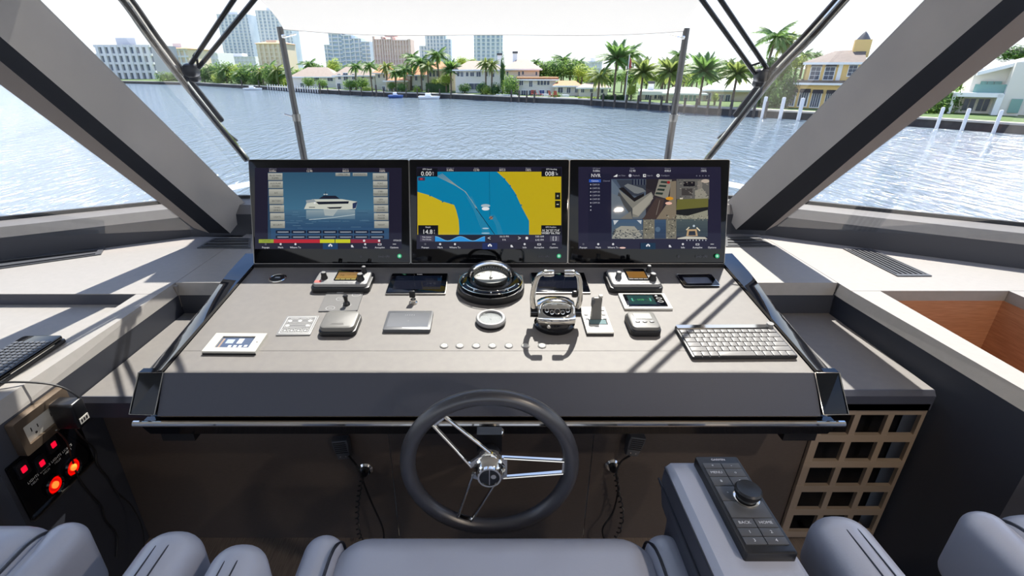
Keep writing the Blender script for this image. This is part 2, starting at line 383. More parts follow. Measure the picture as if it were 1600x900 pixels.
vent('defrost_vent', [(334,373),(308,388),(392,388),(392,373)], 'narrow black defroster vent behind the left monitor', n=3)
vent('air_grille', [(-40,406),(-40,426),(158,398),(165,386)], 'long dark air slot along the foot of the left window sill', n=2)
# centre bridge behind monitors
cb = thing('rear_shelf', 'charcoal shelf running behind the three monitors under the windscreen', 'shelf', (0, 2.1, ZT))
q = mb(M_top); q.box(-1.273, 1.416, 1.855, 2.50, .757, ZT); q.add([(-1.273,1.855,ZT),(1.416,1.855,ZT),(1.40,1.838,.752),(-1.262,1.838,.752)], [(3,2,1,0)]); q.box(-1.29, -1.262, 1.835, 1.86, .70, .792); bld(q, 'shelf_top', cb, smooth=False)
q = mb(M_wallf); q.box(-1.29, 1.44, 1.84, 1.85, .60, .755); bld(q, 'back_face', cb, smooth=False)
# lower shelves beside the dash
for sd, x0, x1, yf, lab in ((1, .96, 1.405, 1.29, 'right'), (-1, -1.26, -.96, 1.255, 'left')):
    t = thing('lower_shelf', lab+' lower shelf between the dash and the side console, charcoal with rounded nosing', 'shelf', ((x0+x1)/2, 1.55, .67))
    q = mb(M_dash); q.box(x0, x1, yf+.012, 1.838, .63, .67); bld(q, 'shelf_top', t, smooth=False)
    q = mb(M_dark); q.prism([(yf, .60), (yf+.03, .60), (yf+.03, .668), (yf+.012, .6705), (yf, .655)][::-1], x0, x1)
    q.v = [Vector((v.z, v.x, v.y)) for v in q.v]; bld(q, 'nosing', t, smooth=False)
# lattice panel under the right shelf
t = thing('lattice_panel', 'bronze metal lattice panel with square black openings under the right shelf', 'grille', (1.24, 1.314, 0))
xs = [1.075+i*.108 for i in range(4)]
q = mb(M_bronze)
y0, y1 = 1.300, 1.314
zt = [.578-i*.111 for i in range(6)]
for z in zt: q.box(1.068, 1.408, y0, y1, z-.003, z+.026)
XB = [1.068, 1.197, 1.305, 1.400]
q.box(1.0685, 1.094, y0+.0006, y1-.0006, .021, .6035)
for a, b in ((1.182, 1.202), (1.290, 1.310), (1.397, 1.410)): q.box(a, b, y0+.0006, y1-.0006, .021, .6035)
bld(q, 'lattice', t, smooth=False)
q = mb(M_black); q.box(1.07, 1.408, 1.37, 1.38, .0, .60); q.box(1.07, 1.408, 1.316, 1.37, 0, .01); q.box(1.06,1.07,1.316,1.38,0,.6); bld(q, 'cavity', t, smooth=False)

# ================================================================ HELM CONSOLE
DA = math.atan2(.07, .607); DO = Vector((0, 1.143, .84)); DS = Vector((0, math.cos(DA), math.sin(DA))); DN = Vector((0, -math.sin(DA), math.cos(DA)))
hc = thing('helm_console', 'wide central helm console, charcoal leather dashboard with polished black side trims', 'console', (0, 1.4, 0))
def dw(x, s, h=0): return Vector((x, 0, 0)) + DO + DS*s + DN*h
def D(px, py, h=0):
    p = atP(px, py, DO+DN*h, DN) - DO; return Vector((p.x, p.dot(DS)))
def dslab(q, x0, x1, s0, s1, h0, h1):
    M0 = q.M; q.M = Matrix.Translation(DO) @ Matrix.Rotation(DA, 4, 'X'); q.box(x0, x1, s0, s1, h0, h1); q.M = M0; return q
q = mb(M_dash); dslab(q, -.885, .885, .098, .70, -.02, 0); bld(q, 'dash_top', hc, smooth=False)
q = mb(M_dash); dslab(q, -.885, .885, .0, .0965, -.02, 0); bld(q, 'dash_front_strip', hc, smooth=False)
FB = (1.083, .742)  # fascia bottom (y,z)
q = mb(M_dark); q.add([(-.885,1.143,.84),(.885,1.143,.84),(.893,FB[0],FB[1]),(-.893,FB[0],FB[1]),(-.885,1.2,.80),(.885,1.2,.80),(.893,1.2,FB[1]),(-.893,1.2,FB[1])], [(3,2,1,0),(4,5,6,7),(2,3,7,6)]); bld(q, 'fascia', hc, smooth=False)
q = mb(M_bronze); q.add([(-.893,FB[0],FB[1]),(.893,FB[0],FB[1]),(.90,1.105,.722),(-.90,1.105,.722)], [(3,2,1,0)]); bld(q, 'under_lip', hc, smooth=False)
q = mb(M_chrome); q.tube([(-.965,1.085,.715),(.965,1.085,.715)], .0085, 10); bld(q, 'chrome_rail', hc)
q = mb(M_lacq); q.add([(-.955,1.09,.707),(.955,1.09,.707),(.955,1.115,.655),(-.955,1.115,.655),(-.955,1.125,.707),(.955,1.125,.707),(.955,1.125,.655),(-.955,1.125,.655)], [(3,2,1,0),(4,5,6,7),(2,3,7,6),(0,1,5,4)]); bld(q, 'polished_valance', hc, smooth=False)
for sd in (1, -1):
    # polished strip: raised inner edge, twisting to a lower outer edge
    q = mb(M_lacq); n = 14
    vs = []; fs = []
    for i in range(n+1):
        s_ = -.002+.70*i/n; f = i/n
        tw = .5-.5*math.cos(math.pi*min(1, max(0, (f-.1)/.75)))
        crest = .020+.045*tw
        prof = [(.887, -.02), (.887, .012), (.887+crest, .014-.010*(1-tw)), (.958, -.022+.02*tw), (.958, -.05)]
        for x, h in prof: vs.append(dw(sd*x, s_, h))
    for i in range(n):
        for k in range(4):
            f_ = (i*5+k, i*5+k+1, i*5+k+6, i*5+k+5); fs.append(f_ if sd > 0 else f_[::-1])
    fs.append((0,1,2,3,4) if sd < 0 else (4,3,2,1,0)); q.add(vs, fs); bld(q, 'side_trim', hc, ang=50)
    q = mb(M_gloss); a = [(.885,1.143,.842),(.952,1.143,.842),(.966,1.085,.748),(.897,1.083,.748)]
    a = [(sd*x, y, z) for x, y, z in a]; b = [(x, y+.02 if k < 2 else y+.08, z) for k, (x, y, z) in enumerate(a)]
    q.add(a+b, [(0,1,2,3),(7,6,5,4),(0,4,5,1),(1,5,6,2),(2,6,7,3),(3,7,4,0)] if sd < 0 else [(3,2,1,0),(4,5,6,7),(1,5,4,0),(2,6,5,1),(3,7,6,2),(0,4,7,3)]); bld(q, 'end_cap', hc, smooth=False)
    q = mb(M_chrome); pts = [a[0], a[1], a[2], a[3]]; q.tube([Vector(p)+Vector((0,-.002,0)) for p in pts], .002, 6, closed=True); bld(q, 'end_cap_rim', hc)
    q = mb(M_chrome); q.add([(sd*.897,1.083,.747),(sd*.966,1.085,.747),(sd*.955,1.115,.722),(sd*.895,1.105,.722)], [(0,1,2,3)]); bld(q, 'chrome_corner', hc, smooth=False)
    q = mb(M_black); q.box(*(sorted((sd*.86, sd*.955))), 1.15, 1.80, .60, .80); bld(q, 'console_side', hc, smooth=False)
# kick panels
for a, b in ((-1.262, -.335), (-.332, .348), (.351, 1.066)):
    q = mb(M_panel); q.box(a, b, 1.314, 1.334, 0, .80 if abs(a) < 1 and abs(b) < .96 else .655); bld(q, 'kick_panel', hc, smooth=False)
q = mb(M_panel); q.box(-1.26, 1.40, 1.29, 1.315, .60, .625); bld(q, 'panel_head', hc, smooth=False)
q = mb(M_black); q.box(-.955, .955, 1.12, 1.32, .66, .70); bld(q, 'underside', hc, smooth=False)

# ---------------------------------------------------------------- things on the dash
def dthing(name, label, cat, corners, h, group=None):
    """corners TL,TR,BR,BL (photo px) of the top face at height h; returns thing, width, depth"""
    p = [D(x, y, h) for x, y in corners]
    c = sum(p, Vector((0, 0)))/4; e_ = (p[1]-p[0]+p[2]-p[3])/2; g = (p[0]-p[3]+p[1]-p[2])/2
    a = math.atan2(e_.y, e_.x); a = max(-.05, min(.05, a))
    t = thing(name, label, cat, dw(c.x, c.y), group=group)
    t.rotation_mode = 'XYZ'; t.rotation_euler = (Matrix.Rotation(DA, 3, 'X') @ Matrix.Rotation(a, 3, 'Z')).to_euler()
    return t, e_.length, abs(g.y)
# ================================================================ MONITORS
MA = math.atan2(.369, .115); MO = Vector((0, 1.757, .921)); MN = Vector((0, -math.sin(MA), math.cos(MA))); MW = Vector((0, math.cos(MA), math.sin(MA)))
def monitor(k, label):
    x0 = (-1, 0, 1)[k]*.5935+.001
    t = thing('monitor', label, 'screen', MO+Vector((x0, 0, 0)), (MA, 0, 0), 'row of three helm displays')
    q = mb(M_black); q.prism(rrect(.5915, .384, .006, 3, 0, .192), -.032, 0, .002); q.build('housing', t)
    q = mb(M_gloss); q.prism(rrect(.589, .381, .005, 3, 0, .192), .0002, .0022, .0006); q.build('glass_face', t)
    q = mb(M_steel); q.ring(rrect(.5925, .3855, .006, 3, 0, .192), rrect(.5895, .3825, .005, 3, 0, .192), -.004, .001); q.build('edge_trim', t)
    ox, sc = (385, 635, 885)[k], 260/1376
    def P(x, y):
        p = atP(ox+x*sc, 245+y*sc, MO, MN)-MO; return (p.x-x0, p.dot(MW))
    q = mb(M_scr); z = [.0024]
    def R(xa, ya, xb, yb, c): z[0] += .00001; q.add([(*P(a, b), z[0]) for a, b in ((xa,yb),(xb,yb),(xb,ya),(xa,ya))], [(0,1,2,3)], C(*c))
    def G(pts, c): z[0] += .00001; q.add([(*P(a, b), z[0]) for a, b in pts], [tuple(range(len(pts)-1, -1, -1))], C(*c))
    def GR(xa, ya, xb, yb, c0, c1, n=16):
        for i in range(n):
            f = (i+.5)/n; R(xa, ya+(yb-ya)*i/n, xb, ya+(yb-ya)*(i+1)/n+.5, [a+(b-a)*f for a, b in zip(c0, c1)])
    def T(s, x, y, h, c=(230,230,235)):
        z[0] += .00002; p = P(x, y); q.text(s, p[0], p[1], h*sc*.00243/.72, z[0], C(*c))
    def EL(x, y, rx, ry, c, n=16): G([(x+rx*math.cos(2*math.pi*i/n), y+ry*math.sin(2*math.pi*i/n)) for i in range(n)][::1], c)
    def LN(pts, w_, c):
        for (a, b), (c_, d) in zip(pts, pts[1:]):
            l = math.hypot(c_-a, d-b) or 1; nx, ny = -(d-b)/l*w_/2, (c_-a)/l*w_/2
            G([(a+nx, b+ny), (c_+nx, d+ny), (c_-nx, d-ny), (a-nx, b-ny)], c)
    return t, q, R, G, GR, T, EL, LN, x0
def navbar(R, T, EL, G, dx, act):
    for x, s in ((165,'Popups'),(288,'Mark'),(410,'Where To'),(985,'Info'),(1105,'Autopilot'),(1225,'Options')): T(s, x+dx, 750, 15)
    for x in (165, 288, 410, 985): EL(x+dx, 722, 9, 9, (225,225,230) if x != 165 else (90,90,100), 8)
    R(1090+dx, 716, 1120+dx, 732, (200,200,205)); R(1096+dx, 720, 1114+dx, 728, (40,38,60))
    R(1212+dx, 719, 1240+dx, 725, (190,190,195))
    R(636+dx, 712, 760+dx, 764, act); G([(682+dx,742),(682+dx,730),(698+dx,718),(714+dx,730),(714+dx,742)], (240,240,245)); R(693+dx, 732, 703+dx, 742, act)
    G([(868+dx,730),(880+dx,728),(892+dx,748),(870+dx,748)], (225,225,230))
    T('-||-', 950+dx, 822, 16, (80,80,90)); T('(oo)--(A)', 1140+dx, 822, 18, (80,80,90))
    EL(1268+dx, 820, 18, 18, (60,190,130)); EL(1268+dx, 820, 9, 9, (200,245,225))
# left: vessel page
t, q, R, G, GR, T, EL, LN, _ = monitor(0, 'left helm monitor showing a white motor yacht on blue sea between grey buttons')
R(72, 92, 1285, 762, (30,28,46)); R(180, 128, 1180, 680, (44,70,96))
GR(300, 130, 1060, 440, (48,86,112), (66,112,140)); GR(310, 440, 1075, 600, (70,108,134), (42,74,108), 12); GR(205, 586, 1180, 680, (50,84,118), (44,76,110), 6)
for i in range(46):
    y = 445+150*random.random(); x = 320+700*random.random(); R(x, y, x+30+60*random.random(), y+2.5, random.choice([(86,124,150),(40,66,98),(100,134,156)]))
G([(480,432),(500,385),(545,352),(790,350),(920,372),(905,432),(830,438)], (205,208,196)); G([(500,385),(495,360),(560,352),(580,372)], (150,160,165))
G([(575,372),(850,368),(845,388),(600,394)], (24,30,44)); G([(600,348),(640,322),(740,322),(775,348)], (30,34,50)); G([(665,418),(795,414),(780,428),(690,430)], (30,34,44)); G([(880,385),(920,372),(905,425),(880,430)], (40,54,90))
R(640, 308, 675, 314, (220,220,215)); R(655, 290, 659, 322, (30,34,50)); R(520, 415, 570, 421, (60,64,70)); EL(568, 382, 8, 8, (240,240,240), 8)
GR(497, 440, 900, 515, (150,166,172), (88,118,140), 8); LN([(520,520),(700,505),(900,478)], 4, (200,214,216)); G([(640,436),(760,436),(720,490),(650,486)], (170,180,180))
LB = [('BILGE MAIN','PUMPS'),('AUX PUMP','SYSTEM'),('A/C',''),('BATTERY',''),('TANKS','LEVELS'),('LIGHTS',''),('SECURITY','')]
RB = [('ALARMS',''),('PORT','MAIN ENGINE'),('STBD','MAIN ENGINE'),('GEN','STATUS'),('SHORE','POWER'),('WATER','MAKER'),('MAINT.','')]
for i in range(7):
    for x, B in ((182, LB), (1047, RB)):
        xx = x+i*3.5*(1 if x < 500 else .6); y = 136+i*66
        GR(xx, y, xx+119, y+57, (186,186,176), (140,142,134), 4); a, b = B[i]; T(a, xx+60, y+(20 if b else 32), 13, (50,52,54))
        if b: T(b, xx+60, y+42, 13, (50,52,54))
for x in (740, 882): GR(x, 134, x+120, 160, (180,180,172), (130,132,126), 3); T('OPEN TAB' if x < 800 else 'DIAGNOSTIC', x+60, 147, 12, (50,52,54))
for r_ in range(2):
    for i in range(7): x = 247+i*129; R(x, 608+r_*42, x+120, 634+r_*42, (22,28,48)); R(x+14, 619+r_*42, x+106, 624+r_*42, (190,200,212)); R(x+20, 626+r_*42, x+90, 628+r_*42, (90,100,120))
for a, b, c in ((107,230,(150,165,50)),(230,612,(190,30,45)),(612,733,(205,205,20)),(739,862,(205,205,20)),(866,1110,(140,32,52))): R(a, 682, b, 712, c)
T('CAM PIC', 170, 696, 13, (80,100,30)); EL(976, 694, 10, 10, (230,230,230), 8); EL(1100, 694, 10, 10, (230,230,230), 8); T('07/26/23', 1250, 692, 13)
for x, a, b in ((222,'GPS Speed','0.00kt'),(525,'Depth','12.90'),(824,'Distance','843.0'),(1125,'Battery','100%')): T(a, x, 102, 10, (150,150,160)); T(b, x, 120, 16, (225,215,205))
navbar(R, T, EL, G, 0, (20,60,100)); q.build('display_image', t, smooth=False)
# middle: chart
t, q, R, G, GR, T, EL, LN, _ = monitor(1, 'middle helm monitor showing a blue and yellow navigation chart')
R(85, 84, 1285, 762, (30,28,46)); R(92, 124, 1280, 644, (0,128,172))
G([(92,290),(190,318),(300,370),(395,398),(412,440),(432,520),(438,600),(434,644),(92,644)], (204,180,28))
G([(748,124),(1280,124),(1280,644),(1014,644),(1014,530),(950,410),(900,300),(855,235),(810,180)], (196,172,20))
for a in range(7):
    f = a/6.; LN([(250+f*45,150+f*-20+10),(400+f*12,235),(480+f*12,285+f*6),(540,360+f*8),(575+f*10,425)], 2.4, (120,140,140) if a % 2 else (160,170,165))
for a in range(5): LN([(500+a*10,330),(560+a*8,440),(600+a*12,540),(640+a*12,640)], 1.6, (90,150,170))
for a in range(5): LN([(690+a*9,480),(740+a*8,560),(760+a*9,640)], 1.6, (80,150,175))
LN([(575,425),(730,642)], 5, (12,26,44)); LN([(686,124),(690,520)], 2.5, (10,60,90))
EL(655, 405, 38, 14, (170,190,200)); EL(655, 430, 32, 14, (235,238,240)); EL(655, 592, 28, 6, (170,200,215)); EL(655, 632, 36, 6, (150,190,210)); EL(700, 505, 16, 14, (150,120,100), 8); LN([(680,520),(720,488)], 4, (40,50,60))
for a, b in ((812,185),(858,240),(905,318),(950,400),(196,322),(370,385),(300,372)): EL(a, b, 7, 7, (0,100,140), 6)
R(88, 96, 258, 164, (14,14,22)); T('GPS Speed', 172, 104, 12); T('0.00', 165, 142, 36, (240,240,240)); T('k', 222, 132, 15); T('t', 222, 148, 15)
R(98, 170, 154, 198, (70,50,80)); R(115, 178, 135, 190, (200,60,60))
R(1116, 96, 1280, 164, (14,14,22)); T('GPS Heading', 1198, 104, 12); T('008', 1184, 142, 36, (240,240,240)); T('o', 1236, 130, 12); T('M', 1243, 147, 15)
R(98, 566, 264, 644, (14,14,22)); T('Depth', 180, 582, 12); T('14.8', 175, 622, 36, (240,240,240)); T('f', 232, 612, 15); T('t', 232, 630, 15)
R(1114, 566, 1280, 644, (14,14,22)); T('GPS Position', 1194, 582, 12); T("N 26°07.714'", 1194, 610, 19, (240,240,240)); T("W080°06.706'", 1194, 632, 19, (240,240,240))
R(1228, 296, 1272, 354, (24,26,20)); T('+', 1250, 326, 26, (220,220,200)); R(1228, 364, 1272, 422, (24,26,20)); R(1241, 391, 1259, 397, (220,220,200))
R(110, 652, 1285, 704, (40,36,56)); R(114, 652, 228, 700, (70,66,84)); T('Tide Station', 170, 664, 11); T('Port Docks', 170, 684, 11)
R(238, 650, 650, 700, (14,20,40)); G([(238,700)]+[(238+412*i/20, 676-18*math.cos(i*.62)) for i in range(21)]+[(650,700)], (40,150,225)); LN([(238+412*i/20, 676-18*math.cos(i*.62)) for i in range(21)], 3, (140,205,240))
R(664, 654, 704, 698, (30,28,44)); T('<', 684, 674, 34); R(914, 654, 952, 698, (30,28,44)); T('>', 934, 674, 34); T('10:13 PM', 808, 660, 15); T('0 ft', 808, 686, 15)
EL(995, 672, 12, 12, (240,240,240), 8); T('7:03 AM', 1100, 660, 15); T('6:42 PM', 1100, 688, 15); R(1186, 654, 1262, 698, (80,78,92)); T('[ ]', 1224, 674, 26)
for x, a, b in ((362,'GPS Speed','0.00kt'),(578,'Depth','12.90'),(793,'Distance','843.0'),(1007,'Battery','100%')): T(a, x, 96, 10, (150,150,160)); T(b, x, 112, 16, (225,215,205))
navbar(R, T, EL, G, -8, (16,36,90)); q.build('display_image', t, smooth=False)
# right: camera recorder
t, q, R, G, GR, T, EL, LN, _ = monitor(2, 'right helm monitor showing several deck camera pictures and a side list')
R(98, 84, 1275, 762, (34,32,54)); R(180, 140, 366, 700, (28,28,50)); R(366, 140, 1185, 180, (32,30,50))
T('NVR', 242, 157, 28, (235,235,240)); R(186, 187, 284, 212, (40,84,180)); T('Camera', 235, 200, 13); T('Channel', 330, 200, 12, (140,140,160))
for i in range(8):
    EL(200, 231+i*30, 5, 5, (210,210,220), 6)
    if i < 6: T('CAM 0%d' % (i+1), 244, 231+i*30, 13, (180,180,195))
G([(386,166),(420,144),(418,166)], (240,240,240)); EL(525, 156, 13, 13, (190,190,200), 10); R(632, 144, 656, 168, (225,225,225)); R(640, 150, 652, 160, (40,40,60)); EL(756, 156, 14, 14, (225,225,225), 10); EL(756, 156, 5, 5, (40,40,60), 8)
for x, s in ((452,'Live View'),(575,'Playback'),(688,'Search'),(815,'Configure')): T(s, x, 156, 12, (150,150,165))
for i in range(5): EL(1075+i*25, 158, 6, 6, (110,110,125), 6)
GR(370, 185, 655, 515, (70,84,104), (96,104,112), 10); R(655, 185, 905, 515, (50,44,48))
G([(370,185),(430,260),(520,450),(500,515),(370,515)], (96,110,126)); G([(410,190),(655,190),(655,280),(590,330),(470,300),(440,240)], (54,60,72))
for i in range(5): R(540+i*24, 188, 556+i*24, 232, (30,36,56)); R(556+i*24, 188, 560+i*24, 232, (110,118,130))
G([(475,240),(505,222),(630,262),(655,285),(590,306),(560,302)], (118,122,124)); G([(430,262),(470,252),(560,340),(640,300),(640,325),(560,372)], (26,24,26)); G([(430,270),(560,372),(700,290),(718,325),(690,390),(590,500),(545,500)], (128,126,118))
G([(540,430),(700,300),(715,345),(595,490),(545,470)], (160,156,144)); G([(430,290),(545,430),(545,515),(520,470),(420,330)], (70,72,74)); G([(370,300),(440,330),(500,470),(470,515),(370,515)], (104,114,124)); G([(440,515),(530,450),(545,515)], (120,118,112))
G([(640,500),(740,340),(810,350),(780,470),(735,515),(620,515)], (70,56,52)); G([(655,185),(760,185),(730,290),(655,260)], (40,36,40)); LN([(770,360),(740,480)], 3, (150,140,130))
G([(762,187),(870,190),(835,350),(725,318)], (138,134,122))
for i in range(4): G([(782-i*14,200+i*31),(840-i*14,204+i*31),(834-i*14,222+i*31),(774-i*14,216+i*31)], (42,54,48))
G([(860,205),(905,200),(905,515),(740,515),(850,360)], (130,118,100)); EL(850, 345, 32, 14, (215,150,40)); EL(843, 385, 28, 12, (240,190,170)); EL(842, 212, 14, 12, (160,40,40), 10)
R(908, 185, 1178, 350, (100,98,94)); R(965, 205, 1060, 245, (24,22,26)); R(1082, 200, 1120, 340, (130,124,116)); EL(1145, 202, 34, 16, (190,175,160)); R(950, 262, 1040, 320, (66,62,60)); G([(1060,280),(1120,260),(1172,330),(1160,350),(1060,350)], (150,146,132)); R(935, 340, 960, 352, (210,200,180))
G([(912,352),(1170,345),(1168,440),(905,440)], (106,104,50)); G([(905,440),(1168,415),(1168,470),(1000,485),(905,478)], (28,30,30)); G([(905,478),(1000,488),(1165,440),(1168,515),(905,515)], (148,146,128)); GR(905, 515, 1165, 660, (78,90,92), (54,66,76), 6)
GR(372, 518, 630, 678, (66,92,120), (96,104,108), 6); G([(400,600),(450,572),(560,575),(625,650),(630,676),(375,676)], (160,158,146)); G([(385,525),(430,525),(395,565)], (200,205,210)); G([(580,525),(620,525),(615,558)], (200,205,210))
for i in range(130): x = 375+250*random.random(); y = 600+74*random.random(); R(x, y, x+4+14*random.random(), y+3+5*random.random(), random.choice([(60,66,74),(120,122,118),(196,192,178),(40,46,56)]))
R(632, 518, 905, 678, (122,118,104)); GR(725, 520, 820, 676, (60,84,112), (44,60,84), 6); EL(752, 600, 22, 22, (84,108,132), 10)
for i in range(150):
    x = 636+260*random.random(); y = 480+190*random.random()
    if 715 < x < 822 or (y < 515 and x < 740): continue
    R(x, y, x+4+10*random.random(), y+3+7*random.random(), random.choice([(70,70,66),(150,146,128),(186,180,160),(36,40,44)]))
for i in range(70): x = 908+255*random.random(); y = 480+45*random.random(); R(x, y, x+6*random.random()+3, y+5, random.choice([(180,176,160),(110,108,100),(60,64,64)]))
for i in range(60): x = 912+255*random.random(); y = 190+150*random.random(); R(x, y, x+10*random.random()+3, y+5, random.choice([(60,58,60),(130,126,120),(160,150,140)]))
G([(985,655),(995,600),(1070,598),(1080,655)], (190,160,120)); G([(1002,650),(1008,615),(1058,613),(1064,650)], (44,50,60)); LN([(985,605),(1010,582)], 8, (225,215,190)); LN([(1070,585),(1098,612)], 10, (230,220,195)); EL(1048, 572, 10, 10, (190,205,215), 8); G([(912,672),(985,658),(1140,664),(1160,680),(912,680)], (205,200,185))
for i in range(7): EL(990+i*26, 690, 5, 5, (200,205,215), 6)
EL(460, 752, 26, 7, (240,200,190))
for x, a, b in ((245,'GPS Speed','0.00kt'),(541,'Depth','12.90'),(832,'Distance','838.0'),(1128,'Battery','100%')): T(a, x, 98, 10, (150,150,160)); T(b, x, 119, 16)
navbar(R, T, EL, G, -28, (10,48,74)); q.build('display_image', t, smooth=False)
# shelf bar under the monitors
q = mb(M_black); q.box(-.90, .90, 1.745, 1.84, .905, .921); bld(q, 'monitor_ledge', hc, smooth=False)

# ================================================================ DASH INSTRUMENTS
def D4(x, y): return (410+x*.1875, 410+y*.1875)
def D5(x, y): return (690+x*.1889, 400+y*.1889)
def D6(x, y): return (930+x*.2, 410+y*.2)
def dthing_at(name, label, cat, px, py, h=0, group=None):
    c = D(px, py, h); t = thing(name, label, cat, dw(c.x, c.y), (DA, 0, 0), group=group); return t
# round black socket, upper left
t = dthing_at('dash_socket', 'small round black socket with chrome ring at the upper left of the dash', 'socket', 434, 436)
q = mb(M_chrome); q.lathe([(.031,0),(.031,.004),(.027,.006),(.024,.004)], 32, cap=False); q.build('ring', t)
q = mb(M_black); q.lathe([(.0245,.003),(.024,.0055),(.0,.0055)], 28); q.build('cover', t)
q = mb(M_print); q.add([(-.012,-.006,.0058),(.012,-.006,.0058),(.012,.005,.0058),(-.012,.005,.0058)], [(0,1,2,3)], C(70,80,96)); q.m(M_print).box(-.008,.008,.001,.003,.0058,.007,C(190,195,200)); q.build('emblem', t)
# VHF radios
def radio(corners, label, red):
    H = .032
    t, W_, Dp = dthing('vhf_radio', label, 'radio', corners, H, 'pair of radios on the dash')
    q = mb(M_black); q.prism(rrect(W_+.016, Dp+.012, .014, 5, 0, -.001), 0, .020, .003); q.build('base', t)
    q = mb(M_silver); q.prism(rrect(W_, Dp, .012, 5), .018, H, .005); q.build('front_case', t)
    q = mb(M_gloss); q.prism(rrect(W_*.44, Dp*.74, .004, 3, .02*W_/.2-.004, Dp*.10), H-.002, H+.003, .001); q.build('display_surround', t)
    q = mb(M_scr); x0, y0 = .02*W_/.2-.004, Dp*.10; z = H+.0034
    for i in range(6): q.add([(x0-W_*.19,y0-Dp*.26+Dp*.07*i,z),(x0+W_*.19,y0-Dp*.26+Dp*.07*i,z),(x0+W_*.19,y0-Dp*.26+Dp*.07*(i+1),z),(x0-W_*.19,y0-Dp*.26+Dp*.07*(i+1),z)], [(0,1,2,3)], C(*((188-i*6,150-i*6,72) if not red else (150,104,30))))
    if not red: q.text('70', x0-W_*.10, y0-Dp*.06, .016, z+.0002, C(92,72,36)); q.text('USA 25W', x0+W_*.08, y0, .008, z+.0002, C(92,72,36))
    q.build('display_image', t, smooth=False)
    for i in range(4):
        q = mb(M_scr if not red else M_black); q.box(x0-W_*.19+i*W_*.098, x0-W_*.19+i*W_*.098+W_*.085, y0-Dp*.345, y0-Dp*.29, H, H+.0035, C(215,200,120)); q.build('soft_key', t, smooth=False)
    for x, y, r in ((-W_*.33, -Dp*.12, .011), (W_*.36, -Dp*.22, .0125), (W_*.37, Dp*.30, .009)):
        q = mb(M_black if not (red and x < 0) else M_greydk); q.lathe([(r*1.1, H-.002),(r*1.05,H+.006),(r*.85,H+.010),(r*.85,H+.022),(r*.7,H+.024),(0,H+.024)], 20, x, y); k = q.build('knob', t)
        q = mb(M_silver); q.lathe([(r*.72,H+.0242),(r*.6,H+.0255),(0,H+.0255)], 16, x, y); q.build('knob_cap', k)
    q = mb(M_print); q.add([(-W_*.48,-Dp*.40,H+.0004),(-W_*.36,-Dp*.40,H+.0004),(-W_*.36,-Dp*.25,H+.0004),(-W_*.48,-Dp*.25,H+.0004)], [(0,1,2,3)], C(190,90,84) if not red else C(190,188,184))
    q.text('CH 16  HI/LO  MEM  DW', W_*.05, -Dp*.42, .0065, H+.0006, C(60,60,62)); o_ = q.build('front_lettering', t, smooth=False); o_['kind'] = 'stuff'
    return t
radio([D4(475,62), D4(905,62), D4(880,180), D4(425,180)], 'silver-faced radio with glowing amber display at the left of the dash', False)
radio([(947,420), (1018,420), (1036,444), (957,444)], 'silver-faced radio with dim brown display at the right of the dash', True)
# glass instrument displays (two)
def glassdisp(corners, label, brand):
    t, W_, Dp = dthing('instrument_display', label, 'screen', corners, .009, 'black glass engine displays')
    q = mb(M_steel); q.prism(rrect(W_, Dp, .004, 3), 0, .006, .001); q.build('bezel', t)
    q = mb(M_gloss); q.prism(rrect(W_*.975, Dp*.95, .003, 3), .0055, .009, .0008); q.build('glass_face', t)
    q = mb(M_scr); q.add([(-W_*.40,-Dp*.33,.0093),(W_*.40,-Dp*.33,.0093),(W_*.40,Dp*.34,.0093),(-W_*.40,Dp*.34,.0093)], [(0,1,2,3)], C(12,20,34)); q.text(brand, 0, Dp*.41, .0085, .0095, C(200,200,205)); q.build('display_image', t, smooth=False)
glassdisp([D4(1085,86), D4(1545,88), D4(1532,252), D4(1015,256)], 'black glass engine display between the left radio and the compass', 'MAN')
glassdisp([(828,425), (911,425), (926,456), (834,456)], 'black glass engine display half hidden behind the throttle levers', 'MAN')
# lower grey touch display
t, W_, Dp = dthing('touch_display', 'flat grey touch display lying below the ignition key', 'screen', [D4(1050,402), D4(1425,402), D4(1398,560), D4(1000,560)], .012)
q = mb(M_greydk); q.prism(rrect(W_, Dp, .005, 3), 0, .012, .0015); q.build('case', t)
q = mb(M_printg); q.add([(-W_*.44,-Dp*.36,.0123),(W_*.44,-Dp*.36,.0123),(W_*.44,Dp*.36,.0123),(-W_*.44,Dp*.36,.0123)], [(0,1,2,3)], C(96,98,102)); q.text('1.2 3 0 4', 0, Dp*.25, .009, .0126, C(150,152,156)); q.text('o', 0, -Dp*.05, .007, .0126, C(150,152,156)); q.add([(-.014,-Dp*.43,.0126),(.014,-Dp*.43,.0126),(.014,-Dp*.40,.0126),(-.014,-Dp*.40,.0126)], [(0,1,2,3)], C(210,210,210)); q.build('screen', t, smooth=False)
q = mb(M_white); q.lathe([(.0025,.0118),(.0025,.0126),(0,.0126)], 10, W_*.46, -Dp*.34); q.build('button', t)
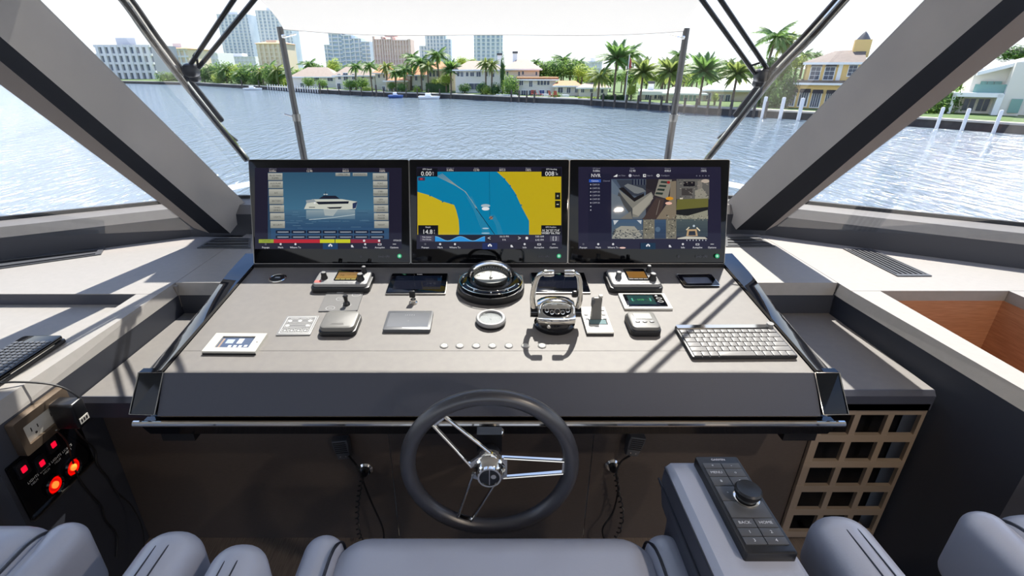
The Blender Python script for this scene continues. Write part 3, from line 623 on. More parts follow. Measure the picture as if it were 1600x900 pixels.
# compass
c0 = D(767, 452, .0); t = thing('compass', 'large black marine compass with clear dome in the middle of the dash', 'compass', dw(c0.x, c0.y-.008), (DA, 0, 0))
def Dshape(r, n=24, k=.85): return [(r*math.cos(math.radians(a)), r*k*math.sin(math.radians(a))) for a in [180+180*i/n for i in range(n+1)]]+[(r*.98, .075), (-r*.98, .075)]
q = mb(M_black); q.prism(Dshape(.116), 0, .026, .004); q.build('plinth', t)
q = mb(M_gloss); q.lathe([(.104,.02),(.106,.032),(.099,.040),(.088,.043),(.070,.043)], 40, 0, 0, .86, cap=False); q.build('bowl_rim', t)
q = mb(M_chrome); q.tube([(.107*math.cos(a),.107*.86*math.sin(a),.0395) for a in [math.pi*2*i/40 for i in range(40)]], .0016, 6, closed=True); q.build('chrome_ring', t)
q = mb(M_chrome); q.tube([(.0905*math.cos(a),.0905*.86*math.sin(a),.0435) for a in [math.pi*(1.12+.76*i/24) for i in range(25)]], .0014, 6); q.build('chrome_ring', t)
q = mb(M_black); q.lathe([(.072,.030),(.072,.045),(.066,.050),(.063,.044)], 36, cap=False); q.build('dome_seat', t)
q = mb(M_print); R0, R1 = .030, .058
q.add([(R1*math.cos(2*math.pi*i/36), R1*math.sin(2*math.pi*i/36), .050) for i in range(36)], [tuple(range(36))], C(158,156,150))
q.add([(.0585*math.cos(2*math.pi*i/36), .0585*math.sin(2*math.pi*i/36), .047) for i in range(36)]+[(.060*math.cos(2*math.pi*i/36), .060*math.sin(2*math.pi*i/36), .064) for i in range(36)], [(i, (i+1) % 36, 36+(i+1) % 36, 36+i) for i in range(36)], C(20,20,24))
for i in range(72):
    a = 2*math.pi*i/72; l_ = .012 if i % 2 == 0 else .007
    q.add([(.0592*math.cos(a-.008)*.985, .0592*math.sin(a-.008)*.985, .0505), (.0592*math.cos(a+.008)*.985, .0592*math.sin(a+.008)*.985, .0505), (.0592*math.cos(a+.008)*.985, .0592*math.sin(a+.008)*.985, .0505+l_), (.0592*math.cos(a-.008)*.985, .0592*math.sin(a-.008)*.985, .0505+l_)], [(0,1,2,3),(3,2,1,0)], C(235,235,230))
for a, s_ in ((90,'N'),(126,'33'),(54,'3'),(160,'30'),(20,'6')): q.text(s_, .046*math.cos(math.radians(a)), .046*math.sin(math.radians(a)), .012, .0515, C(40,40,44))
q.build('compass_card', t, smooth=False)
q = mb(M_steel); q.lathe([(.006,.05),(.004,.056),(0,.057)], 12); q.box(-.0006,.0006,-.001,.001,.05,.084); q.build('lubber_line', t)
q = mb(M_dome); q.lathe([(.065*math.cos(math.radians(a)), .045+.052*math.sin(math.radians(a))) for a in range(0, 91, 9)], 32); q.build('dome', t)
q = mb(M_chrome); q.tube([(.069*math.cos(math.radians(a)), .014, .047+.053*math.sin(math.radians(a))) for a in range(0, 181, 9)], .0055, 8); q.build('hoop', t)
q = mb(M_black); q.tube([(.078*math.cos(math.radians(a)), .022, .045+.056*math.sin(math.radians(a))) for a in range(0, 181, 9)], .005, 8); q.build('sun_hood', t)
for a in (200, 235, 270, 305, 340, 165, 15):
    q = mb(M_chrome); q.lathe([(.0035,.0),(.003,.003),(0,.0035)], 10); o = q.build('screw', t, loc=(.098*math.cos(math.radians(a)), .098*.86*math.sin(math.radians(a)), .041))
# ignition key
t = dthing_at('ignition_key', 'small chrome ignition lock with black key between the display and touch display', 'key switch', 646, 473)
q = mb(M_chrome); q.lathe([(.014,0),(.014,.004),(.010,.008),(.009,.014),(0,.014)], 20); q.build('lock', t)
q = mb(M_black); q.rbox3(-.002, .002, .032, .020, .008, .026, .0038); q.build('key_bow', t)
q = mb(M_steel); q.box(-.003,.003,-.001,.001,.012,.024); q.build('key_blade', t)
# windlass/search light plate with knob
t, W_, Dp = dthing('control_plate', 'thin grey control plate with four printed ovals and a black joystick', 'control panel', [D4(540,245), D4(842,238), D4(795,400), D4(462,408)], .003)
q = mb(M_greydk); q.prism(rrect(W_, Dp, .003, 2), 0, .003); q.build('plate', t, smooth=False)
q = mb(M_print); q.add([(x, y, .0031) for x, y in rrect(W_*.985, Dp*.97)], [(0,1,2,3)], C(98,97,96))
for u, v in ((-.22,-.36),(-.05,.10),(.17,-.22),(.33,.30)):
    q.ring(ell(W_*.12, Dp*.10, 18, u*W_, v*Dp), ell(W_*.105, Dp*.085, 18, u*W_, v*Dp), .0032, .0035, C(150,150,150))
    q.box(u*W_-W_*.05, u*W_+W_*.05, v*Dp-.0012, v*Dp+.0012, .0032, .0035, C(150,150,150))
q.box(-W_*.22, -W_*.04, Dp*.41, Dp*.46, .0032, .0035, C(180,180,180)); q.build('printed_legend', t, smooth=False)
q = mb(M_black); q.lathe([(.012,.003),(.011,.010),(.006,.016),(.007,.030),(.009,.036),(.006,.040),(0,.040)], 16, W_*.17, -Dp*.20); q.build('joystick', t)
# covered keypad box
t, W_, Dp = dthing('covered_display', 'closed grey protective cover with rounded corners, below the left radio', 'instrument cover', [D4(555,402), D4(790,402), D4(745,543), D4(482,543)], .030)
q = mb(M_black); q.prism(rrect(W_+.022, Dp+.012, .018, 5), 0, .016, .003); q.build('base', t)
q = mb(M_grey); q.prism(rrect(W_+.014, Dp+.004, .018, 5), .014, .031, .006); q.build('cover', t)
q = mb(M_print); q.box(-.018,.018,-Dp*.28,-Dp*.26,.031,.0316,C(96,94,92)); q.box(-.020,.020,-Dp*.34,-Dp*.32,.031,.0316,C(96,94,92)); q.build('embossed_mark', t, smooth=False)
# line pattern keypad
t, W_, Dp = dthing('keypad_panel', 'flat grey keypad with white outlined buttons in three rows, left of the closed cover', 'control panel', [D4(205,445), D4(472,442), D4(400,602), D4(108,605)], .004)
q = mb(M_silver); q.prism(rrect(W_, Dp, .003, 3), 0, .004, .001); q.build('frame', t)
q = mb(M_print); q.add([(x, y, .0042) for x, y in rrect(W_*.90, Dp*.88)], [(0,1,2,3)], C(104,104,104))
q.ring(rrect(W_*.88, Dp*.86), rrect(W_*.84, Dp*.80), .0043, .0046, C(180,180,178)); q.text('KEYPAD   CONTROL', 0, Dp*.34, .007, .0046, C(180,180,180)); q.build('printed_face', t, smooth=False)
for r_, (v, n_) in enumerate(((.20, 3), (-.05, 2), (-.29, 4))):
    for i in range(n_):
        x = (-.30+.60*i/(n_-1))*W_
        if r_ == 2: q = mb(M_print); q.ring(rrect(W_*.17, Dp*.16, .003, 3, x, v*Dp), rrect(W_*.15, Dp*.135, .0025, 3, x, v*Dp), .0044, .0052, C(180,180,178)); q.prism(ell(.0035,.0035,10,x,v*Dp), .0044, .005, col=C(180,180,178))
        else: q = mb(M_print); q.prism(ell(.006, .006, 14, x, v*Dp), .0044, .0056, .0005, C(190,190,188))
        q.build('button', t, smooth=False)
    if r_ < 2: q = mb(M_print); q.ring(rrect(W_*.76, Dp*.18, .003, 3, 0, v*Dp), rrect(W_*.745, Dp*.155, .0025, 3, 0, v*Dp), .0044, .0050, C(180,180,178)); q.build('row_outline', t, smooth=False)
# white framed switch display far left
t, W_, Dp = dthing('thermostat_panel', 'white framed display panel standing alone at the lower left corner of the dash', 'control panel', [(337,520), (418,521), (398,549), (316,549)], .012)
q = mb(M_white); q.ring(rrect(W_, Dp), rrect(W_*.64, Dp*.62, 0, 4, 0, Dp*.02), 0, .012); q.build('frame', t, smooth=False)
q = mb(M_black); q.box(-W_*.5, W_*.5, -Dp*.5-.001, -Dp*.5+.001, 0, .005); q.build('gasket', t, smooth=False)
q = mb(M_printg); q.add([(x, y, .008) for x, y in rrect(W_*.65, Dp*.63, 0, 4, 0, Dp*.02)], [(0,1,2,3)], C(62,72,92))
for a, b, c_, d, col in ((-.20,-.02,-.05,.20,(150,158,170)),(.02,-.02,.12,.24,(210,214,220)),(-.10,-.22,-.04,-.12,(190,196,206)),(0,-.22,.06,-.12,(190,196,206)),(.10,-.22,.16,-.12,(190,196,206)),(.20,-.20,.26,-.10,(190,196,206)),(-.29,-.24,-.25,.24,(140,120,100))): q.add([(a*W_,b*Dp,.0083),(c_*W_,b*Dp,.0083),(c_*W_,d*Dp,.0083),(a*W_,d*Dp,.0083)], [(0,1,2,3)], C(*col))
q.build('display_image', t, smooth=False)
q = mb(M_chrome); q.lathe([(.002,.012),(.002,.013),(0,.013)], 8, W_*.42, 0); q.build('led', t)
# round gauge
t = dthing_at('round_gauge', 'round gauge with grey bezel and pale face under the compass', 'gauge', 767, 503)
q = mb(M_black); q.lathe([(.047,0),(.047,.010),(.045,.012)], 36); q.build('base', t)
q = mb(M_silver); q.lathe([(.047,.008),(.0475,.014),(.044,.019),(.037,.019),(.034,.014)], 36, cap=False); q.build('bezel', t)
q = mb(M_print); q.prism(ell(.0345,.0345,32), .011, .0125, col=C(150,148,145)); q.ring(ell(.030,.030,32), ell(.0292,.0292,32), .0126, .0128, C(110,108,104)); q.text('k', 0, -.004, .018, .013, C(90,88,86)); q.box(-.0005,.0005,.004,.024,.0126,.013,C(120,118,114)); q.build('dial', t, smooth=False)
q = mb(M_dome); q.prism(ell(.0345,.0345,28), .0150, .0155); q.build('lens', t)
# row of push buttons
for i, x in enumerate((694,718.5,744,769.5,795,821,847)):
    c = D(x, 540.5); t = thing('push_button', 'round white push button at the dash front, %s' % ['leftmost in the row of seven','second from the left in the row','third from the left in the row','fourth of seven, the middle one','just right of the middle one','second from the right in the row','rightmost in the row of seven'][i], 'button', dw(c.x, c.y), (DA, 0, 0), 'row of white push buttons')
    q = mb(M_silver); q.lathe([(.0125,0),(.0125,.002),(.0105,.003),(.0098,.002)], 20, cap=False); q.build('ring', t)
    q = mb(M_white); q.lathe([(.0098,.0),(.0096,.0025),(.008,.0034),(0,.0030)], 20); q.build('cap', t)
# throttle
t = dthing_at('throttle', 'chrome twin-lever throttle with five round buttons, right of the compass', 'throttle', 866, 508)
q = mb(M_lacq); q.lathe([(.062,0),(.063,.012),(.056,.018),(.054,.034),(.050,.040)], 40, 0, 0, .88); q.build('base', t)
# head: extruded housing with sloping face
q = mb(M_chrome); n = 22; vs = []; prof = [(-.046,.030),(-.054,.044),(-.046,.060),(-.018,.086),(.010,.094),(.034,.086),(.046,.060),(.046,.034)]
W2 = .056
nl = 8
for i in range(nl+1):
    f = -1+2*i/nl; x = W2*f; k_ = 1-.20*abs(f)**3; 
    for y, z in prof: vs.append((x, y*k_, .034+(z-.034)*(1-.22*abs(f)**3)))
m_ = len(prof); fs = []
for i in range(nl):
    for k in range(m_): j = (k+1) % m_; fs.append((i*m_+k, (i+1)*m_+k, (i+1)*m_+j, i*m_+j))
fs += [tuple(range(m_)), tuple(nl*m_+k for k in range(m_-1, -1, -1))]
q.add(vs, fs); q.build('head', t, ang=60)
# sloping face panel with buttons
fa = math.atan2(.026, .028); FM = Matrix.Translation((0, -.0335, .0745)) @ Matrix.Rotation(fa, 4, 'X')
q = MB(); q.M = FM; q.m(M_gloss); q.prism(ell(.043, .019, 28, 0, 0, 180, 360)+[(.043,.006),(-.043,.006)], -.004, .0015, .0006); q.build('button_face', t)
for x, y, r in ((-.031,.001,.0065),(-.016,-.005,.0065),(0,-.002,.0095),(.016,-.005,.0065),(.031,.001,.0065)):
    q = MB(); q.M = FM; q.m(M_chrome); q.lathe([(r,.001),(r,.0035),(r*.75,.0042),(r*.72,.003)], 18, x, y, cap=False); b = q.build('button_ring', t)
    q = MB(); q.M = FM; q.m(M_black); q.lathe([(r*.72,.002),(r*.68,.0038),(0,.004)], 14, x, y); q.build('button_cap', b)
q = mb(M_chrome); q.tube(arc([(-.050,-.030,.058),(-.046,-.012,.086),(0,-.002,.098),(.046,-.012,.086),(.050,-.030,.058)], 5), .0035, 8); q.build('chrome_arch', t)
q = mb(M_chrome); q.lathe([(.006,0),(.005,.004),(0,.005)], 12); o = q.build('hex_screw', t, loc=(-.024, -.052, .030), ); o.rotation_euler = (math.radians(80), 0, 0)
for sd in (1, -1):
    q = mb(M_chrome); pts = arc([(sd*.066,.0,.050),(sd*.071,.003,.090),(sd*.068,.002,.138),(sd*.060,-.003,.174),(sd*.050,-.008,.187),(sd*.040,-.010,.190)], 6)
    q.tube(pts, [.0095-.003*min(1, i/len(pts)*1.3) for i in range(len(pts))], 12); l_ = q.build('lever', t)
    q = mb(M_chrome); q.tube([(sd*.046,-.009,.189),(sd*.043,-.010,.190),(sd*.018,-.010,.190),(sd*.015,-.010,.190)], [.006,.0105,.0105,.009], 16); q.build('grip', l_)
    q = mb(M_lacq); q.cyl((sd*.050,0,.050), (sd*.077,0,.050), .017, 20); q.build('pivot', t)
q = mb(M_black); q.rbox3(.054, .002, .112, .018, .014, .022, .006); q.build('trim_button', t)
# narrow panel with upright grey lever (right of throttle)
t, W_, Dp = dthing('lever_panel', 'narrow white switch plate with an upright grey lever, right of the throttle', 'control panel', [D5(1140,420), D5(1345,420), D5(1432,632), D5(1205,632)], .011)
q = mb(M_black); q.prism(rrect(W_, Dp), 0, .005); q.build('base', t, smooth=False)
q = mb(M_white); q.prism(rrect(W_, Dp, .002, 2), .0048, .011, .001); q.build('plate', t)
q = mb(M_printg); q.add([(-W_*.30,-Dp*.20,.0113),(W_*.36,-Dp*.20,.0113),(W_*.36,-Dp*.02,.0113),(-W_*.30,-Dp*.02,.0113)], [(0,1,2,3)], C(96,120,122)); q.ring(rrect(W_*.70, Dp*.20, 0, 4, W_*.03, -Dp*.11), rrect(W_*.62, Dp*.17, 0, 4, W_*.03, -Dp*.11), .0112, .0118, C(60,60,60)); q.text('MAX FLOW', 0, -Dp*.37, .008, .0114, C(70,60,55)); q.build('printed_face', t, smooth=False)
for x, y in ((-.34,.18),(-.34,.02),(.34,.18),(.34,.02),(.36,.36)): q = mb(M_silver); q.box(x*W_-.005, x*W_+.005, y*Dp-.004, y*Dp+.004, .011, .0135); q.build('button', t, smooth=False)
q = mb(M_grey); q.rbox3(.0, Dp*.12, .045, .030, .014, .072, .005); q.add([(-.016,-Dp*.02,.011),(.016,-Dp*.02,.011),(.015,Dp*.16,.011),(-.015,Dp*.16,.011),(-.012,Dp*.08,.07),(.012,Dp*.08,.07),(.012,Dp*.16,.07),(-.012,Dp*.16,.07)], [(3,2,1,0),(4,5,6,7),(0,1,5,4),(1,2,6,5),(2,3,7,6),(3,0,4,7)]); q.build('lever', t, ang=30)
q = mb(M_greydk); q.rbox3(-.012, Dp*.12, .062, .010, .016, .030, .003); q.build('lever_grip', t)
q = mb(M_white); q.rbox3(.010, Dp*.14, .083, .012, .012, .008, .002); q.build('lever_tip', t)
# autopilot display white frame green LCD
t, W_, Dp = dthing('autopilot_display', 'white framed display with green glowing picture under the right radio', 'screen', [(966,458), (1037,458), (1053,482), (976,482)], .008)
q = mb(M_white); q.prism(rrect(W_, Dp, .003, 2), 0, .008, .001); q.build('frame', t)
q = mb(M_gloss); q.prism(rrect(W_*.84, Dp*.78, .003, 2, 0, Dp*.02), .0078, .0098, .0005); q.build('glass_face', t)
q = mb(M_scr); xa, xb = -W_*.35, W_*.20
q.add([(xa,-Dp*.26,.0100),(xb,-Dp*.26,.0100),(xb,Dp*.32,.0100),(xa,Dp*.32,.0100)], [(0,1,2,3)], C(34,78,74)); q.text('008', -W_*.09, Dp*.02, .015, .0102, C(90,190,110))
for i in range(24): a = math.pi*(.08+.84*i/23); q.box(-W_*.075+.030*math.cos(a)-.0006, -W_*.075+.030*math.cos(a)+.0006, -Dp*.16+.022*math.sin(a)-.001, -Dp*.16+.022*math.sin(a)+.001, .0100, .0103, C(70,150,90))
q.box(-W_*.28,-W_*.25,-Dp*.05,Dp*.12,.01,.0103,C(90,200,170)); q.box(W_*.10,W_*.13,-Dp*.05,Dp*.12,.01,.0103,C(90,200,170)); q.build('display_image', t, smooth=False)
for v in (.10, -.10): q = mb(M_silver); q.ring(ell(.010,.006,16,W_*.31,v*Dp), ell(.008,.0042,16,W_*.31,v*Dp), .0098, .0112); q.build('button', t)
q = mb(M_silver); q.lathe([(.005,.0098),(.004,.0112),(0,.0112)], 12, W_*.28, Dp*.28); q.build('button', t)
# small rounded controller with three buttons
t, W_, Dp = dthing('display_controller', 'rounded grey controller with pale display and three small buttons, above the keyboard', 'control panel', [(981,486), (1019,486), (1033,512), (989,512)], .030)
q = mb(M_black); q.prism(rrect(W_+.012, Dp+.010, .016, 5), 0, .020, .003); q.build('base', t)
q = mb(M_grey); q.prism(rrect(W_+.006, Dp+.002, .016, 5), .016, .031, .006); q.build('front_case', t)
q = mb(M_printg); q.prism(rrect(W_*.66, Dp*.34, .003, 3, 0, Dp*.16), .0305, .0325, .0005, C(170,170,164)); q.build('display', t)
for i in (-1, 0, 1): q = mb(M_silver); q.prism(ell(.0075, .0045, 16, i*W_*.27, -Dp*.17), .0305, .034, .001); q.build('button', t)
# keyboard
t, W_, Dp = dthing('keyboard', 'compact grey wireless keyboard at the lower right of the dash', 'keyboard', [(1060,508), (1212,507), (1241,556), (1076,557)], .014)
q = mb(M_black); q.prism(rrect(W_, Dp, .006, 4), .004, .012, .002); q.build('base', t)
q = mb(M_chrome); q.box(-W_*.49, W_*.49, Dp*.38, Dp*.49, .010, .016); q.build('top_bar', t, smooth=False)
q = mb(M_silver); q.cyl((W_*.46, Dp*.43, .012), (W_*.46, Dp*.43, .026), .010, 16); q.build('end_knob', t)
rows = [[1]*14, [1]*12+[1.6], [1.5]+[1]*11+[1.1], [1.8]+[1]*10+[1.8], [2.2]+[1]*9+[2.4], [1.1,1,1.2,4.8,1.1,1.1,1,1,1]]
kd = Dp*.85/6
_kc = {}
for r_, row in enumerate(rows):
    tot = sum(row); u = W_*.965/tot; x = -W_*.4825; y = Dp*.36-kd*(r_+.5)
    kh = kd if r_ else kd*.8
    for w_ in row:
        key = (round(w_*u, 4), round(kh, 4))
        if key not in _kc: _kc[key] = mb(M_key).prism(rrect(w_*u-.0022, kh-.0026, .0015, 2), 0, .0032, .0008).mesh('key')
        link('key', _kc[key], t, (x+w_*u/2, y, .012)); x += w_*u
# recessed tray, upper right
t, W_, Dp = dthing('phone_charger', 'empty recessed glossy phone tray at the upper right corner of the dash', 'tray', [(1056,428), (1112,428), (1124,446), (1070,447)], .007)
q = mb(M_gloss); q.ring(rrect(W_, Dp, .008, 4), rrect(W_*.76, Dp*.62, .006, 4, 0, Dp*.02), 0, .007); q.build('rim', t)
q = mb(M_printg); q.prism(rrect(W_*.77, Dp*.63, .006, 4, 0, Dp*.02), .0005, .0015, col=C(96,104,122)); q.build('tray_floor', t)
q = mb(M_chrome); q.tube([(x, y, .0068) for x, y in rrect(W_, Dp, .008, 4)], .0012, 6, closed=True); q.build('edge_trim', t)

# ================================================================ STEERING WHEEL
wt = thing('steering_wheel', 'steering wheel with black leather rim and three polished open spokes', 'steering wheel', (.001, .872, .770), (math.radians(90-1.5), 0, 0))
# local z towards the viewer (-Y), local y up
q = mb(M_rim); q.tube([(.186*math.cos(a), .186*math.sin(a), 0) for a in [2*math.pi*i/72 for i in range(72)]], 0.0180, 16, closed=True); q.build('rim', wt, ang=80)
for deg in (131, 0, 249.5):
    a = math.radians(deg); M_ = Matrix.Rotation(a, 4, 'Z')
    q = MB(); q.M = M_; q.m(M_chrome)
    o_ = [(.028,-.031),(.173,-.019),(.173,.019),(.028,.031)]; i_ = [(.040,-.0255),(.165,-.0145),(.165,.0145),(.040,.0255)]
    def zz(P, b): return [(x, y, .006-.003*min(1, max(0, (x-.03)/.142))+b) for x, y in P]
    A0, A1, B0, B1 = zz(o_, .004), zz(o_, -.004), zz(i_, .004), zz(i_, -.004); fs = []
    for k in range(4):
        j = (k+1) % 4; fs += [(k, j, 8+j, 8+k), (4+j, 4+k, 12+k, 12+j), (j, k, 4+k, 4+j), (8+k, 8+j, 12+j, 12+k)]
    q.add(A0+A1+B0+B1, fs); s_ = q.build('spoke', wt, smooth=False)
    q = MB(); q.M = M_; q.m(M_chrome)
    for y0_, y1_ in ((-.0285,-.0172),(.0285,.0172)): q.tube([(.032,y0_,.009),(.168,y1_,.007)], .0028, 8)
    q.build('spoke_edge', s_)
q = mb(M_chrome); q.lathe([(.030,-.02),(.036,.0),(.036,.012),(.031,.018),(.029,.026),(.0255,.030),(.0255,.036)], 36); q.build('hub', wt)
q = mb(M_lacq); q.lathe([(.0235,.035),(.0235,.0372),(0,.0372)], 32); q.build('hub_cap', wt)
q = mb(M_chrome); q.ring(ell(.0265,.0265,36), ell(.0225,.0225,36), .034, .0392); q.build('cap_ring', wt)
q = mb(M_chrome); q.box(-.0008,.0008,-.021,.021,.0372,.0378); q.prism(ell(.006,.006,12,.009,.002), .0372,.0380); q.build('emblem', wt)
q = mb(M_black); q.tube([(0,0,.0),(0,-.015,-.05),(0,-.12,-.20),(0,-.30,-.44)], [.026,.028,.032,.034], 20); q.build('column', wt)
q = mb(M_chrome); q.lathe([(.012,0),(.012,.012),(.006,.020),(0,.021)], 16, .024, .062); q.build('tilt_knob', wt, loc=(0, -.045, -.10))
q = mb(M_black); q.box(-.03, .03, -.02, .03, -.10, -.07); q.build('column_bracket', wt, smooth=False)

# ================================================================ HAND MICROPHONES + CORDS
def mic(px, py, tilt, label, gx, gy, cordpts, coil):
    p = atY(px, py, 1.29)
    t = thing('hand_microphone', label, 'microphone', p, (math.radians(90), 0, math.radians(0)), 'hand microphones under the dash')
    q = MB(); q.M = Matrix.Rotation(tilt, 4, 'Z'); q.m(M_greydk)
    q.prism([(-.020,-.038),(.020,-.038),(.028,.020),(.026,.040),(-.026,.040),(-.028,.020)], -.008, .020, .006); q.build('body', t)
    for i in range(6): q = MB(); q.M = Matrix.Rotation(tilt, 4, 'Z'); q.m(M_black); q.box(-.020, .020, .031-i*.008, .034-i*.008, .019, .0215); q.build('grille_slot', t, smooth=False)
    for x in (-.009, .009): q = MB(); q.M = Matrix.Rotation(tilt, 4, 'Z'); q.m(M_chrome); q.lathe([(.0025,.019),(.002,.021),(0,.0215)], 8, x, -.024); q.build('screw', t)
    g = atY(gx, gy, 1.306)
    gt = thing('cable_grommet', 'round chrome cable grommet on the kick panel %s the wheel' % ('left of' if px < 764 else 'right of'), 'grommet', g, (math.radians(90), 0, 0), 'cable grommets in the kick panel')
    q = mb(M_chrome); q.lathe([(.026,-.008),(.026,-.004),(.020,.002),(.012,.002)], 28); q.build('flange', gt)
    q = mb(M_black); q.lathe([(.012,0),(.013,.012),(.010,.020),(0,.020)], 16); q.build('plug', gt)
    P = [atY(x, y, Y_) for x, y, Y_ in cordpts]
    q = mb(M_cableb); q.tube(arc(P, 8), .0035, 8); c = q.build('cord', None, label='thin black cord hanging in a loop from the microphone %s the wheel' % ('left of' if px < 764 else 'right of'), category='cord', group='microphone cords')
    q = mb(M_cableb); A = arc([atY(x, y, 1.27) for x, y in coil], 10); pts = []
    # coil around the path
    N = len(A)
    for i in range(N*6):
        f = i/6; a = A[min(int(f), N-1)]; b = A[min(int(f)+1, N-1)]; c_ = a.lerp(b, f-int(f)); th = f*2.2
        dr = (A[min(int(f)+1, N-1)]-A[max(int(f)-1, 0)]).normalized(); u = dr.orthogonal().normalized(); v = dr.cross(u); pts.append(c_+(u*math.cos(th)+v*math.sin(th))*.0055)
    q.tube(pts, .0025, 6); q.build('coiled_cord', None, label='coiled black cord below the grommet %s the wheel' % ('left of' if px < 764 else 'right of'), category='cord', group='microphone cords')
mic(990, 693, -.18, 'dark hand microphone with slotted front clipped under the dash right of the wheel', 957, 729,
    [(984,712,1.27),(970,722,1.28),(963,740,1.27),(966,765,1.27),(958,800,1.27),(942,826,1.26),(946,850,1.26)], [(962,742),(966,770),(972,800),(968,828),(955,850)])
mic(536, 698, .12, 'dark hand microphone in shadow under the dash left of the wheel', 571, 735,
    [(545,712,1.27),(556,726,1.28),(564,742,1.27),(572,765,1.27),(585,795,1.27),(598,825,1.26),(600,850,1.26)], [(566,744),(561,770),(558,800),(560,830),(568,852)])

# ================================================================ POWER OUTLET UNIT ON THE LEFT WALL
XW = -1.2635
RW = (math.radians(90), 0, math.radians(90))   # local x -> +Y, local y -> +Z, local z -> +X
def W(y, z): return (XW, y, z)
t = thing('power_outlet', 'bronze framed double mains outlet on the left side wall', 'outlet', W(1.125, .695), RW)
q = mb(M_bronzed); q.ring(rrect(.175, .105, .006, 3), rrect(.135, .056, .003, 3), 0, .024); q.build('frame', t)
q = mb(M_white); q.prism(rrect(.136, .057, .003, 3), 0, .016, .001); q.build('receptacle', t)
q = mb(M_print)
for cx_ in (-.033, .033):
    for a, b, c_, d in ((-.014,-.011,-.004,.008),(.011,.014,-.004,.006)): q.box(cx_+a*.8, cx_+b*.8, c_, d, .016, .0168, C(30,30,32))
    q.prism(ell(.0035,.0035,10,cx_,-.014), .016, .0168, col=C(30,30,32))
q.build('slots', t, smooth=False)
t = thing('power_adapter', 'black plug-in power adapter with small sockets in the right half of the wall outlet', 'adapter', W(1.165, .690), RW)
q = mb(M_black); q.rbox3(0, -.002, .054, .046, .085, .070, .008); q.build('body', t)
q = mb(M_print); q.box(-.016, .016, -.030, -.012, .0892, .0905, C(200,198,190)); 
for i in range(3): q.box(-.012+i*.009, -.007+i*.009, -.026, -.016, .0905, .091, C(40,38,40))
q.build('socket_face', t, smooth=False)
t = thing('switch_panel', 'black panel with red lit rockers and two glowing red sockets below the outlet', 'control panel', W(1.11, .55), RW)
q = mb(M_gloss); q.prism(rrect(.235, .185, .004, 3), 0, .006, .001); q.build('plate', t)
for y, z in ((1.024,.6125),(1.122,.610),(1.072,.588)):
    q = mb(M_black); q.prism(rrect(.034, .044, .003, 2, y-1.11, z-.55), .005, .014, .002); r_ = q.build('rocker', t)
    q = mb(M_redsw); q.prism(rrect(.015, .017, .002, 2, y-1.11, z-.55), .0139, .016, .001); q.build('rocker_light', r_)
for y in (1.082, 1.151):
    q = mb(M_gloss); q.lathe([(.031,.005),(.031,.012),(.026,.016),(.023,.012)], 28, y-1.11, -.052, cap=False); s_ = q.build('socket_ring', t)
    q = mb(M_red); q.lathe([(.023,.010),(.018,.010),(.016,.006),(0,.006)], 24, y-1.11, -.052); q.m(M_orange).lathe([(.010,.006),(.010,.014),(.005,.018),(0,.0185)], 18, y-1.11, -.052); q.build('red_lens', s_)
q = mb(M_print)
for y in (-.07, -.03, .01, .05): q.text('LIGHTS', y, .012, .011, .0068, C(210,210,205)); q.text('HELM', y, .001, .009, .0068, C(180,180,178))
q.build('lettering', t, smooth=False)
q = mb(M_steel); q.box(-.118, .118, -.096, -.090, .0, .012); q.build('lower_edge', t, smooth=False)
q = mb(M_cableb); q.tube(arc([(-1.50,1.10,.806),(-1.38,1.12,.812),(-1.30,1.14,.812),(-1.22,1.17,.78),(-1.18,1.18,.73),(-1.19,1.175,.70)], 8), .0028, 8); q.build('cable', None, label='thin black cable running over the worktop edge down to the adapter', category='cable')
q = mb(M_cableb); q.tube(arc([atX(x, y, X_) for x, y, X_ in ((88,672,-1.19),(104,690,-1.22),(112,715,-1.25),(122,745,-1.25),(140,770,-1.25),(158,790,-1.25),(165,812,-1.25),(182,835,-1.25),(182,870,-1.25))], 8), .0026, 6); q.build('cable', None, label='black cable drooping from the adapter past the red sockets', category='cable')
q = mb(M_cableb); q.tube(arc([atX(x, y, X_) for x, y, X_ in ((108,655,-1.21),(125,680,-1.24),(148,702,-1.25),(152,725,-1.25),(170,748,-1.25),(182,768,-1.25),(205,790,-1.2),(222,825,-1.15),(225,870,-1.12))], 8), .0026, 6); q.build('cable', None, label='black cable hanging against the kick panel in the left corner', category='cable')
# remote keyboard on the left worktop
t = thing('folding_keyboard', 'small dark keyboard in a folded black case lying on the left worktop edge', 'keyboard', (-1.40, 1.235, .803), (0, 0, math.radians(1.5)))
q = mb(M_black); q.prism(rrect(.12, .29, .010, 4), 0, .010, .003); q.build('case_bottom', t)
q = mb(M_gloss); q.prism(rrect(.122, .285, .010, 4, -.006, 0), .013, .022, .003); q.build('case_top', t)
km = mb(M_greydk).prism(rrect(.0125, .0125, .002, 2), 0, .003, .001).mesh('key')
for i in range(7):
    for j in range(14): link('key', km, t, (-.056+i*.0165, -.118+j*.0165, .021))
q = mb(M_chrome); q.box(.0555, .0575, -.06, .10, .009, .012); q.build('hinge', t, smooth=False)

